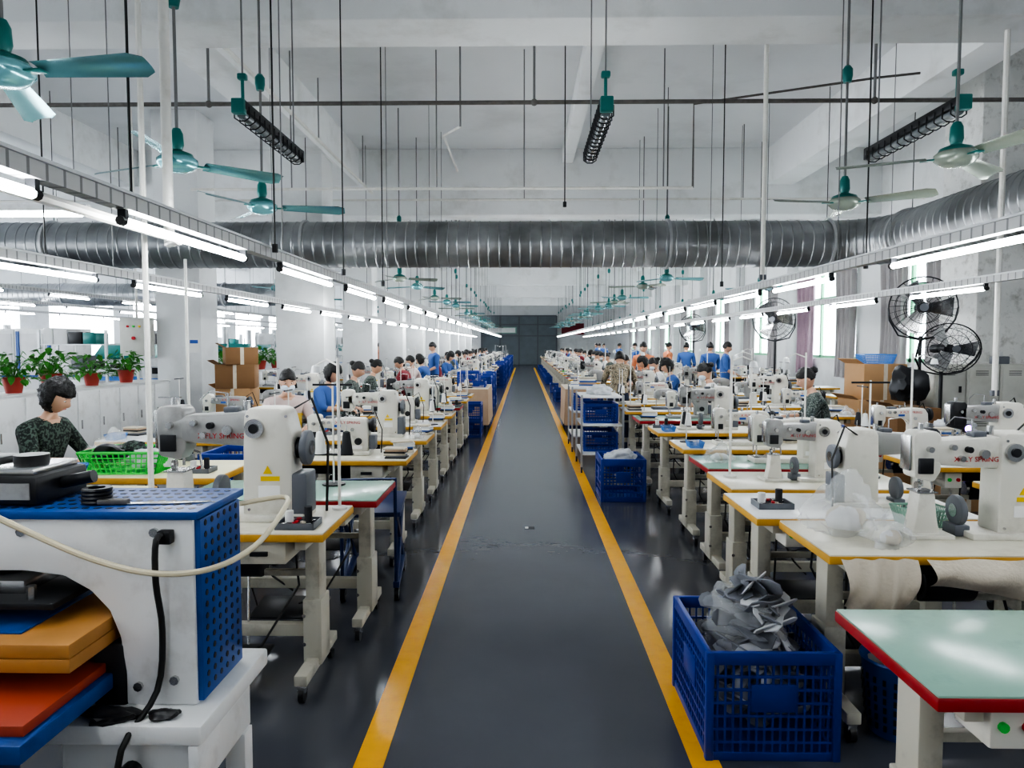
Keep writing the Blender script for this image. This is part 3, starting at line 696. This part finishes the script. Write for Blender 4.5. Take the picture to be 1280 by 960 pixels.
# ------------------------------------------------------------ press machine
b=MB()
Y0,Y1=2.1,2.42
prof=[(-.985,1.13),(-2.0,1.15),(-2.0,.97),(-1.50,.97),(-1.38,.955),(-1.30,.91),(-1.245,.85),(-1.215,.77),(-1.2,.66),(-1.2,.56),(-.985,.56)]
b.prism(prof,'Y',Y0,Y1,'white',.008)
b.box(-2.0,-.965,Y0-.015,Y1+.02,1.13,1.155,'bluep',.004)
for i in range(26):
    for j in range(6):
        x=-1.0-i*.036; yy=Y0+.03+j*.052; b.cyl((x,yy,1.154),(x,yy,1.1562),.011,'black',6)
b.box(-.986,-.968,Y0+.01,Y1-.01,.57,1.125,'bluep',.003)
for i in range(6):
    for j in range(15):
        yy=Y0+.045+i*.046; z=.605+j*.036; b.cyl((-.969,yy,z),(-.9665,yy,z),.010,'black',6)
b.box(-1.42,-.92,1.98,2.52,.50,.56,'white',.01); b.box(-1.36,-.97,2.03,2.48,.3,.5,'white',.01)
b.prism([(1.98,.3),(2.08,.3),(2.14,.5),(1.98,.5)],'X',-.96,-.93,'white',.004)
for x in(-1.33,-1.0):
    for y in(2.06,2.44): b.box(x-.035,x+.035,y-.035,y+.035,0,.3,'white',.004)
b.cyl((-1.12,1.98,.43),(-1.12,1.95,.43),.03,'black',14)
for x,z in((-1.05,.64),(-1.16,.62),(-1.5,1.09),(-1.1,1.09)): b.cyl((x,Y0,z),(x,Y0-.01,z),.014,'steel',8)
b.box(-2.0,-1.36,2.02,2.5,.88,.90,'dark',.003); b.box(-1.9,-1.5,2.1,2.4,.9,.94,'steel',.004); b.cyl((-1.65,2.25,.94),(-1.65,2.25,.98),.06,'dark',18)
for x in(-1.45,-1.6,-1.8): b.cyl((x,2.06,.9),(x,2.06,.94),.014,'steel',6)
b.box(-2.0,-1.24,1.9,2.5,.79,.83,'wood',.004); b.box(-2.0,-1.42,1.97,2.4,.83,.836,'bluep',.002); b.box(-2.0,-1.24,1.9,2.5,.75,.789,'wood',.003)
b.box(-2.0,-1.26,1.74,2.45,.66,.69,'redb',.004); b.box(-2.1,-1.24,1.7,2.5,.61,.66,'bluep',.006); b.box(-2.1,-1.3,1.72,1.78,.45,.62,'navy')
b.box(-1.3,-1.2,2.1,2.5,.3,.75,'dark',.01); b.box(-2.1,-2.0,1.75,2.5,0,1.1,'white',.01)
b.blob((-1.2,2.02,.57),(.09,.05,.025),'black',4,.5,2,3); b.blob((-1.05,2.03,.57),(.05,.03,.015),'black',6,.5,2,3)
b.obj('hydraulic_cutting_press')
def smooth(P,n=6):
    out=[]
    for i in range(len(P)-1):
        a,b_,c,d=P[max(i-1,0)],P[i],P[i+1],P[min(i+2,len(P)-1)]
        for k in range(n):
            t=k/n; out.append(.5*((2*b_)+(c-a)*t+(2*a-5*b_+4*c-d)*t*t+(3*b_-a-3*c+d)*t**3))
    return out+[P[-1]]
hp=[Vector(p) for p in((-1.85,2.2,1.22),(-1.6,1.98,1.22),(-1.42,2.0,1.12),(-1.25,2.03,1.03),(-1.08,2.04,.985),(-.93,2.08,.985),(-.84,2.2,1.02),(-.82,2.4,1.08),(-.86,2.55,1.10),(-.98,2.44,1.1))]
b=MB(); b.tube(smooth(hp),.009,'hose',8); b.obj('air_hose')
b=MB(); b.tube(smooth([Vector(p) for p in((-1.06,2.1,1.085),(-1.07,2.05,1.08),(-1.08,2.06,.95),(-1.075,2.08,.8),(-1.09,2.07,.62),(-1.14,1.96,.5),(-1.16,1.96,.3),(-1.2,1.9,.01))],4),.009,'wire',8); b.box(-1.08,-1.04,2.07,2.1,1.06,1.1,'black',.004); b.obj('power_cord')
b=MB(); b.box(-.22,.2,-.13,.13,0,.09,'black',.012); b.box(-.2,.18,-.11,.11,.09,.11,'steel',.004); b.cyl((.1,0,.11),(.1,0,.14),.05,'black',20); b.box(-.2,-.0,-.1,.1,.11,.13,'black',.01); b.cyl((.2,0,.05),(.3,0,.07),.02,'black',12); b.cyl((.02,-.13,.05),(.02,-.16,.05),.02,'steel',12); b.box(-.2,.18,-.134,-.13,.02,.07,'lgrey'); b.obj('pneumatic_control_unit',(-1.68,2.27,1.157))
b=MB()
for i in range(4): b.lathe([(.024,i*.012),(.042,i*.012),(.045,i*.012+.006),(.042,i*.012+.011),(.024,i*.012+.011)],'black',24)
b.obj('tape_roll',(-1.33,2.2,1.157))
b=MB(); b.prism([(0,-.012),(.12,-.014),(.26,.0),(.12,.014),(0,.012)],'Z',0,.004,'steel',.001); b.box(-.09,0,-.013,.013,0,.016,'rust',.004); b.obj('hand_knife',(-1.22,2.18,1.157),.1)

# ------------------------------------------------------------ cabinets, plants, lockers
def low_cab(y0,y1):
    b=MB(); b.box(-6.5,-6.02,y0,y1,.06,1.03,'white',.01); b.box(-6.47,-6.06,y0+.02,y1-.02,0,.06,'grey')
    n=max(1,int((y1-y0)/.5)); w=(y1-y0)/n
    for i in range(n):
        b.box(-6.025,-6.005,y0+i*w+.012,y0+(i+1)*w-.012,.1,1.0,'white',.004); b.box(-6.006,-5.99,y0+i*w+.06,y0+i*w+.075,.5,.62,'steel')
    b.box(-6.52,-5.99,y0,y1,1.03,1.05,'white',.004); b.obj('low_storage_cabinet')
low_cab(5.0,12.1); low_cab(13.2,20.8)
def plant(seed):
    rnd=random.Random(seed); b=MB()
    b.lathe([(0,0),(.08,0),(.11,.16),(.12,.18),(.105,.18),(.1,.15),(0,.15)],'pot',18)
    for i in range(90):
        a=rnd.uniform(0,2*pi); el=rnd.uniform(-.3,1.3); r=rnd.uniform(.12,.32)
        c=Vector((cos(a)*cos(el)*r,sin(a)*cos(el)*r,.2+sin(el)*r*.9)); s=rnd.uniform(.05,.085)
        mt=T(*c)@R(a-pi/2,'Z')@R(rnd.uniform(-1.1,.4),'X')@R(rnd.uniform(-.4,.4),'Y')
        b.raw([(0,-.3*s,0),(.45*s,.1*s,.06*s),(.35*s,.6*s,0),(0,1.2*s,-.12*s),(-.35*s,.6*s,0),(-.45*s,.1*s,.06*s),(0,.3*s,-.06*s)],[(0,1,6),(1,2,6),(2,3,6),(3,4,6),(4,5,6),(5,0,6)],'leaf',mt)
        if i%3==0: b.tube([(0,0,.15),tuple(c*.6+Vector((0,0,.1))),tuple(c)],.004,'leaf',4)
    return b.mesh('potted_plant')
PL=[plant(i) for i in range(3)]
for i,y in enumerate((8.0,8.7,9.4,10.3,11.2,14.3,15.0,15.8,17,18,19.5)): inst(PL[i%3],'potted_plant',(-6.25,y,1.05),i,1.0+.08*(i%3))
b=MB(); b.box(-6.9,-6.4,12.2,12.4,1.45,2.1,'locker',.01); b.box(-6.87,-6.43,12.19,12.2,1.48,2.07,'locker',.004)
for i,m in enumerate(('redl','greenp','yel')): b.cyl((-6.75+.1*i,12.19,1.95),(-6.75+.1*i,12.17,1.95),.02,m,12)
b.cyl((-6.65,12.19,1.75),(-6.65,12.16,1.75),.03,'redl',12); b.cyl((-6.65,12.3,2.1),(-6.65,12.3,ZC-.01),.02,'pipe',8); b.cyl((-6.65,12.3,0),(-6.65,12.3,1.45),.02,'pipe',8); b.obj('electrical_control_box')
b=MB(); b.box(-5.8,-5.62,12.385,12.4,1.5,1.75,'label'); b.box(-5.78,-5.64,12.38,12.386,1.66,1.72,'bluel'); b.obj('wall_notice')
b=MB()
for i in range(7):
    x=-13.1+i*.62; b.box(x,x+.6,14,14.5,.05,1.95,'white',.01); b.box(x+.03,x+.09,13.98,14.0,.1,1.9,'bluep'); b.box(x+.12,x+.56,13.985,14.0,.15,1.85,'s_white',.003)
    b.box(x+.12,x+.56,13.98,13.99,1.0,1.04,'bluep')
b.obj('blue_trimmed_lockers')
def hall_machine():
    b=MB(); b.box(-.6,.6,-.45,.45,.05,.9,'lblue',.02); b.prism([(-.45,.9),(.45,.9),(.38,1.35),(-.1,1.6),(-.45,1.3)],'X',-.55,.55,'white',.02); b.box(-.5,.5,-.5,-.46,.3,.8,'lgrey',.004)
    b.prism([(-.5,1.3),(-.1,1.62),(-.1,1.66),(-.52,1.33)],'X',-.58,.58,'teal',.005); b.cyl((.4,.2,1.4),(.4,.2,2.1),.08,'galv',14); b.box(-.2,.1,-.47,-.3,1.0,1.2,'black',.01)
    for x in(-.5,.5): b.box(x-.05,x+.05,-.4,.4,0,.06,'dark')
    return b.mesh('shoe_forming_machine')
HM=hall_machine()
for x,y in((-7.9,16),(-9.4,17),(-8.2,18.5),(-10.2,19.5),(-7.6,22),(-9.3,23),(-11.5,21.2),(-12.5,16.5),(-14,18),(-8.1,26),(-10,27),(-12.4,25),(-14.5,14.4),(-8,30),(-10.5,31),(-7.4,34),(-13,33),(-9,38)): inst(HM,'shoe_forming_machine',(x,y,0),random.choice((0,0,pi/2)))
def rack():
    b=MB()
    for x in(-.6,.6):
        for y in(-.25,.25): b.box(x-.02,x+.02,y-.02,y+.02,0,1.9,'galv')
    for z in(.3,.75,1.2,1.65): b.box(-.6,.6,-.25,.25,z-.02,z,'galv')
    rnd=random.Random(4)
    for z in(.3,.75,1.2,1.65):
        x=-.55
        while x<.3:
            w=rnd.uniform(.15,.25); b.box(x,x+w,-.2,.2,z,z+rnd.uniform(.1,.3),rnd.choice(['s_white','lblue','black','teal','grey','bluep','white']),.006); x+=w+.02
    return b.mesh('storage_rack')
RK=rack()
for x,y,r in((-7.2,14.4,0),(-7.0,20,pi/2),(-16,13,0),(-15,16,pi/2),(-8,12.9,0),(-6.9,24,0),(-12,29,0),(-9.9,34,0),(-7,28.3,0)): inst(RK,'storage_rack',(x,y,0),r)
def cartons(spec,name='cardboard_box'):
    for (x,y,z,w,d,h,rz,m) in spec:
        b=MB(); b.box(-w/2,w/2,-d/2,d/2,0,h,m,.004); b.box(-.025,.025,-d/2-.001,d/2+.001,.001,h+.001,'canvas'); b.prism([(-w/2,h),(-w/2-.1,h+.06),(-w/2-.1,h+.066),(-w/2,h+.006)],'Y',-d/2,d/2,m); b.obj(name,(x,y,z),rz)
cartons([(-4.25,10.6,1.0,.55,.4,.35,.2,'cardd'),(-4.25,10.6,.55,.5,.4,.45,.0,'card'),(-4.25,10.6,0,.6,.5,.55,.1,'card'),(-4.2,10.6,1.35,.45,.4,.25,.5,'cardd')])
cartons([(4.45,9.3,0,.6,.5,.5,0,'card'),(4.45,9.3,.5,.6,.5,.45,.1,'card'),(4.5,9.3,.95,.55,.5,.45,.05,'card'),(4.28,8.1,0,.5,.5,.5,0,'card'),(4.28,8.1,.5,.5,.45,.45,.1,'cardd'),(4.95,9.9,0,.5,.5,.6,0,'card'),(4.95,9.9,.6,.5,.5,.55,0,'cardd'),(4.35,7.3,0,.5,.45,.45,.1,'card'),(4.35,7.3,.45,.45,.4,.3,0,'cardd')])
b=MB(); b.blob((0,0,.2),(.2,.19,.24),'dark',5,.5,2,3); b.obj('dark_fabric_bag',(4.28,8.1,.95))
inst(BB,'plastic_basket',(4.5,9.3,1.4),0,.8)
inst(BGW,'plastic_bag_of_parts',(4.35,7.3,.75)); inst(CS,'plastic_crate',(2.75,6.95,0)); inst(CS,'plastic_crate',(2.75,6.95,.3)); inst(CS,'plastic_crate',(2.75,6.95,.6))
b=MB(); b.box(-.05,.05,-.04,.04,0,.03,'black',.006); b.cyl((0,0,.03),(0,0,.1),.01,'steel'); b.sph((0,-.01,.13),(.05,.04,.04),'black'); b.cyl((0,-.045,.13),(0,-.052,.13),.03,'purple',14); b.obj('uv_inspection_lamp',(3.78,6.2,.8))
b=MB()
for i in range(4):
    x=5.25+i*.42
    b.box(x,x+.41,9.3,9.75,.05,1.39,'locker',.008)
    for z0 in(.1,.75):
        b.box(x+.025,x+.385,9.285,9.302,z0,z0+.6,'locker',.005); b.box(x+.31,x+.34,9.275,9.287,z0+.28,z0+.36,'dark')
        for k in range(3): b.box(x+.1,x+.26,9.283,9.286,z0+.5+k*.025,z0+.508+k*.025,'dark')
b.box(5.28,6.9,9.33,9.72,0,.05,'grey'); b.obj('metal_locker_bank')
b=MB(); b.box(-.09,.09,-.07,.07,0,.1,'grey',.01); b.cyl((0,0,.1),(0,0,.16),.04,'s_white',14); b.obj('storage_tin',(6.2,9.5,1.39))
b=MB(); b.cyl((0,0,0),(0,0,.2),.06,'cone1',16,b=.01); b.cyl((0,0,.2),(0,0,.24),.025,'dark',12); b.obj('spray_can',(5.45,9.5,1.39))

def cage_fan():
    b=MB(); r=.38
    b.lathe([(0,0),(.28,0),(.28,.03),(.05,.06),(0,.06)],'dark',24); b.cyl((0,0,.05),(0,0,1.75),.020,'dark',10)
    mt=T(0,-.12,2.1)@R(pi/2,'X')
    def ring(rad,z,w=.004): b.tube([(rad*cos(a*pi/16),rad*sin(a*pi/16),z) for a in range(32)],w,'dark',5,mt,True)
    ring(r,0,.009)
    for k,z in((.08,.1),(.2,.09),(.31,.06)): ring(k,z); ring(k,-z)
    for i in range(28):
        a=i*2*pi/28
        for s in(1,-1): b.tube([(.07*cos(a),.07*sin(a),s*.1),(.2*cos(a+.1),.2*sin(a+.1),s*.09),(.31*cos(a+.15),.31*sin(a+.15),s*.06),(r*cos(a+.18),r*sin(a+.18),0)],.0022,'dark',4,mt)
    b.cyl((0,-.12,2.1),(0,.12,2.1),.07,'dark',18,b=.01); b.lathe([(0,.1),(.05,.1),(.05,.095),(0,.095)],'grey',18,mt)
    for k in range(3):
        b.grid(lambda u,v:(.06+.27*u,(v-.5)*(.1+.14*u),.07*(v-.5)),5,4,'steel',mt@R(k*2*pi/3,'Z'))
    b.tube([(-r,-.12,2.1),(-r*.95,-.06,1.95),(-.25,0,1.76),(0,0,1.70),(.25,0,1.76),(r*.95,-.06,1.95),(r,-.12,2.1)],.012,'dark',6)
    return b.mesh('pedestal_fan',60)
CF=cage_fan()
inst(CF,'pedestal_fan',(4.98,9.15,0),-.35); inst(CF,'pedestal_fan',(4.85,8.45,0),.15,(1.05,1.05,.76)); inst(CF,'pedestal_fan',(4.6,13.3,0),-.6); inst(CF,'pedestal_fan',(4.75,20.3,0),-.6)

# ------------------------------------------------------------ people
def skin_eval(verts,edges,radii,sub=2):
    me=bpy.data.meshes.new('sk'); me.from_pydata([tuple(v) for v in verts],edges,[]); o=bpy.data.objects.new('sk',me); COL.objects.link(o)
    o.modifiers.new('Skin','SKIN'); sv=me.skin_vertices[0].data
    for i,r in enumerate(radii): sv[i].radius=(r,r) if not hasattr(r,'__len__') else r; sv[i].use_root=(i==0)
    ss=o.modifiers.new('S','SUBSURF'); ss.levels=sub; ss.render_levels=sub
    dg=bpy.context.evaluated_depsgraph_get(); dg.update(); m2=bpy.data.meshes.new_from_object(o.evaluated_get(dg))
    V=[v.co.copy() for v in m2.vertices]; F=[list(p.vertices) for p in m2.polygons]
    bpy.data.objects.remove(o); bpy.data.meshes.remove(me); bpy.data.meshes.remove(m2); return V,F
def hand_tpl():
    parts=[skin_eval([(0,-.02,0),(0,.02,0),(0,.06,-.002),(0,.085,-.004)],[(0,1),(1,2),(2,3)],[(.024,.018),(.032,.016),(.038,.015),(.036,.012)],2)]
    for x,L,a in((-.030,.060,-.12),(-.010,.070,-.04),(.011,.066,.04),(.031,.052,.12)):
        p=[(x*.8,.06,0)]; yy,z=.09,-.002; p.append((x,yy,z))
        for k,(f,dz) in enumerate(((.42,-.006),(.32,-.014),(.26,-.017))):
            yy+=L*f; z+=dz; p.append((x+a*(yy-.09),yy,z))
        parts.append(skin_eval(p,[(i,i+1) for i in range(4)],[.009,.0095,.0088,.008,.0065],1))
    parts.append(skin_eval([(-.015,.02,-.004),(-.038,.045,-.012),(-.055,.07,-.018),(-.062,.092,-.022)],[(0,1),(1,2),(2,3)],[.014,.012,.0105,.008],1))
    return parts
HT=hand_tpl()
def seg_d(p,a,b):
    ab=b-a; t=max(0,min(1,(p-a).dot(ab)/max(ab.length_squared,1e-9))); return (p-(a+ab*t)).length
def person(shirt,pose='sit',hair='short',sleeve='long',mask=False,apron=None,yaw=0,pitch=.45):
    b=MB()
    if pose=='sit':
        J=dict(pel=(0,0,.57),ab=(0,.02,.74),ch=(0,.06,.92),ut=(0,.09,1.05),nk=(0,.115,1.14),hd=(0,.14,1.20),
          sl=(-.165,.08,1.065),el=(-.25,.19,.86),wl=(-.12,.42,.855),sr=(.165,.08,1.065),er=(.25,.19,.86),wr=(.12,.42,.855),
          hl=(-.09,.02,.55),kl=(-.12,.42,.55),al=(-.12,.36,.12),tl=(-.13,.50,.045),hr=(.09,.02,.55),kr=(.12,.42,.55),ar=(.12,.36,.12),tr=(.13,.50,.045))
        hc=Vector((0,.175,1.285)); hem=.585
    elif pose=='bend':
        J=dict(pel=(0,-.12,.92),ab=(0,-.04,1.05),ch=(0,.1,1.18),ut=(0,.2,1.26),nk=(0,.27,1.32),hd=(0,.31,1.37),
          sl=(-.175,.19,1.26),el=(-.26,.28,1.02),wl=(-.14,.46,.88),sr=(.175,.19,1.26),er=(.26,.28,1.02),wr=(.14,.46,.88),
          hl=(-.09,-.12,.88),kl=(-.11,-.06,.48),al=(-.12,-.1,.1),tl=(-.13,.04,.045),hr=(.09,-.12,.88),kr=(.11,-.06,.48),ar=(.12,-.1,.1),tr=(.13,.04,.045))
        hc=Vector((0,.36,1.42)); hem=.90
    else:
        J=dict(pel=(0,0,.93),ab=(0,.01,1.08),ch=(0,.01,1.24),ut=(0,0,1.36),nk=(0,.01,1.44),hd=(0,.02,1.5),
          sl=(-.175,0,1.36),el=(-.22,.02,1.1),wl=(-.17,.24,1.0),sr=(.175,0,1.36),er=(.22,.02,1.1),wr=(.17,.24,1.0),
          hl=(-.09,0,.88),kl=(-.1,.02,.48),al=(-.11,-.03,.1),tl=(-.12,.11,.045),hr=(.09,0,.88),kr=(.1,.02,.48),ar=(.11,-.03,.1),tr=(.12,.11,.045))
        hc=Vector((0,.035,1.575)); hem=.90
    rad=dict(pel=.14,ab=.128,ch=.14,ut=.11,nk=.052,hd=.045,sl=.068,el=.045,wl=.026,sr=.068,er=.045,wr=.026,hl=.09,kl=.06,al=.04,tl=.035,hr=.09,kr=.06,ar=.04,tr=.035)
    names=list(J); idx={n:i for i,n in enumerate(names)}; V=[Vector(J[n]) for n in names]
    E=[('pel','ab','s'),('ab','ch','s'),('ch','ut','s'),('ut','nk','k'),('nk','hd','k'),('ut','sl','s'),('sl','el','s'),('el','wl','f'),('ut','sr','s'),('sr','er','s'),('er','wr','f'),
       ('pel','hl','p'),('hl','kl','p'),('kl','al','p'),('al','tl','o'),('pel','hr','p'),('hr','kr','p'),('kr','ar','p'),('ar','tr','o')]
    vv,ff=skin_eval(V,[(idx[a],idx[c]) for a,c,_ in E],[rad[n] for n in names],2)
    mm={'s':shirt,'k':'skin','f':shirt if sleeve=='long' else 'skin','p':'jeans','o':'shoe'}
    groups={}
    for f in ff:
        c=sum((vv[i] for i in f),Vector())/len(f); e=min(E,key=lambda e:seg_d(c,V[idx[e[0]]],V[idx[e[1]]])/((rad[e[0]]+rad[e[1]])*.5))
        k=e[2]
        if (e[0] in('pel','hl','hr')): k='s' if (c.z>hem and c.y<J['pel'][1]+.17) else 'p'
        groups.setdefault(mm[k],[]).append(f)
    t=bmesh.new(); bv=[t.verts.new(v) for v in vv]
    for k,fs in groups.items():
        mi=b.mi(k)
        for f in fs:
            q=t.faces.new([bv[i] for i in f]); q.material_index=mi; q.smooth=True
    me=bpy.data.meshes.new('t'); t.to_mesh(me); t.free(); b.bm.from_mesh(me)
    for s,e,w in((1,'el','wl'),(-1,'er','wr')):
        d=(V[idx[w]]-V[idx[e]]).normalized()
        if pose!='stand': d=Vector((d.x*.6,d.y,min(d.z,-.12))).normalized()
        q=d.to_track_quat('Y','Z').to_matrix().to_4x4()
        mt=T(*V[idx[w]])@q@Matrix.Diagonal((-s,1,1,1))
        for pv,pf in HT: b.raw(pv,pf,'skin',mt)
    hm=T(*hc)@R(yaw,'Z')@R(-pitch,'X')
    def g(x,c,w): return math.exp(-((x-c)/w)**2)
    def hshape(n):
        x,y,z=n; X=x*.074;Y=y*.093;Z=z*.113
        if z<0: X*=1-.32*(-z)**1.6
        if z<-.1 and y<0: Y*=1-.5*min(1,-z)
        return Vector((X,Y,Z))
    t=bmesh.new(); bmesh.ops.create_uvsphere(t,u_segments=32,v_segments=24,radius=1)
    for v in t.verts:
        n=v.co.copy(); p=hshape(n)
        if n.y>.3: p.y+=.022*g(n.x,0,.17)*g(n.z,-.2,.16)+.010*g(n.x,0,.13)*g(n.z,-.02,.14)-.007*(g(n.x,.38,.16)+g(n.x,-.38,.16))*g(n.z,.05,.13)+.006*g(n.x,0,.3)*g(n.z,-.52,.12)+.008*g(n.x,0,.35)*g(n.z,-.85,.2)
        v.co=p
    b.merge(t,'skin',hm)
    for s in(-1,1):
        b.sph((s*.028,.077,.006),(.0125,.008,.005),'eyew',10,8,hm); b.sph((s*.028,.0825,.005),(.006,.004,.0045),'hair',8,6,hm)
        b.sph((s*.029,.080,.025),(.015,.004,.0025),'hair',8,6,hm)
        b.sph((s*.073,-.005,-.008),(.009,.018,.029),'skin',10,8,hm)
    b.sph((0,.088,-.052),(.020,.006,.005),'lips',10,6,hm)
    if mask:
        t=bmesh.new(); bmesh.ops.create_uvsphere(t,u_segments=20,v_segments=14,radius=1)
        for v in t.verts: v.co=Vector((v.co.x*.066,.052+v.co.y*.058,-.048+v.co.z*.047))
        b.merge(t,'mask',hm)
    t=bmesh.new(); bmesh.ops.create_uvsphere(t,u_segments=48,v_segments=36,radius=1)
    low={'short':-.30,'bob':-.95,'bun':-.25}[hair]; vol={'short':1.12,'bob':1.26,'bun':1.09}[hair]
    for v in t.verts:
        n=v.co.copy()
        line=.40-.25*abs(n.x) if hair!='bob' else .30
        inside=0; fy=.30 if hair=='bob' else .02
        if n.y>fy: inside=max(inside,min(1,(line-n.z)*9))
        elif n.z<low: inside=max(inside,min(1,(low-n.z)*7))
        k=vol+.05*noise.noise(n*4)+(.16 if hair=='bob' else .02)*noise.noise(n*9)
        kk=k*(1-max(0,inside))+.86*max(0,inside)
        p=hshape(n)
        if hair=='bob' and n.z<0 and n.y<=fy: p.x*=1+.45*min(1,-n.z*1.3); p.y*=1+.3*min(1,-n.z); p.z*=.82
        v.co=p*kk+Vector((0,-.004,.004))
    b.merge(t,'hair',hm)
    if hair=='bun': b.blob((hm@Vector((0,-.105,.05))),(.042,.042,.042),'hair',2,.15,3,2,False)
    if apron:
        b.grid(lambda u,v:((u-.5)*.27,J['ch'][1]+.165-.12*abs(u-.5)-(.05*v if pose=='sit' else 0),J['ut'][2]-.08-.42*v),8,8,apron)
    return b.mesh('worker',180)
P_black=person('s_black','sit','bob','short',yaw=.15,pitch=.5)
P_pink=person('s_pink','sit','short','long',True,'s_yel',yaw=-.1,pitch=.25)
P_check=person('s_check','sit','bun','short',yaw=.1,pitch=.45)
P_blue=person('s_blue','sit','bob','short')
P_red=person('s_red','sit','short','long')
P_white=person('s_white','sit','bun','short',True)
P_camo=person('s_camo','bend','short','long')
P_or=person('s_orange','stand','bun','short',pitch=.3)
P_bs=person('s_blue','stand','short','short',pitch=.3)
def seat(me,x,y,rz,name='seated_worker'):
    inst(me,name,(x,y,0),rz); inst(ST,'wooden_stool',(x,y,0),rz)
seat(P_black,-3.42,4.95,radians(-95)); seat(P_pink,-2.40,7.15,radians(-150)); seat(P_check,3.15,7.6,radians(75))
inst(P_camo,'standing_worker',(1.45,11.03,0),radians(-10)); inst(P_or,'standing_worker',(2.5,15.1,0),radians(160)); inst(P_bs,'standing_worker',(-2.2,17.6,0),radians(120))
pool=[P_blue,P_red,P_white,P_check,P_black,P_pink]
y=8.95
while y<46:
    for s in(-1,1):
        yy=y+random.uniform(-.1,.1)+(.5 if s>0 else 0)
        if random.random()<.9 and not(s>0 and abs(yy-15.1)<.6) and not(s<0 and abs(yy-17.6)<.6):
            me=random.choice(pool); fx=random.choice((1,-1)); xx=2.24 if (s<0 and y>13) else 2.55
            seat(me,s*xx,yy,fx*s*radians(90)+random.uniform(-.4,.4))
        if random.random()<.35 and y>13: inst(random.choice((P_or,P_bs,P_bs)),'standing_worker',((-5.2 if s<0 else 4.35),y+.45,0),random.uniform(0,6))
    y+=1.25

# ------------------------------------------------------------ world and view
w=bpy.data.worlds.new('world'); S.world=w; w.use_nodes=True; bg=w.node_tree.nodes['Background']; bg.inputs[0].default_value=(.86,.93,1,1); bg.inputs[1].default_value=7
S.view_settings.view_transform='AgX'
try: S.view_settings.look='AgX - High Contrast'
except Exception: pass
S.view_settings.exposure=0.85
print('objects',len(S.objects))
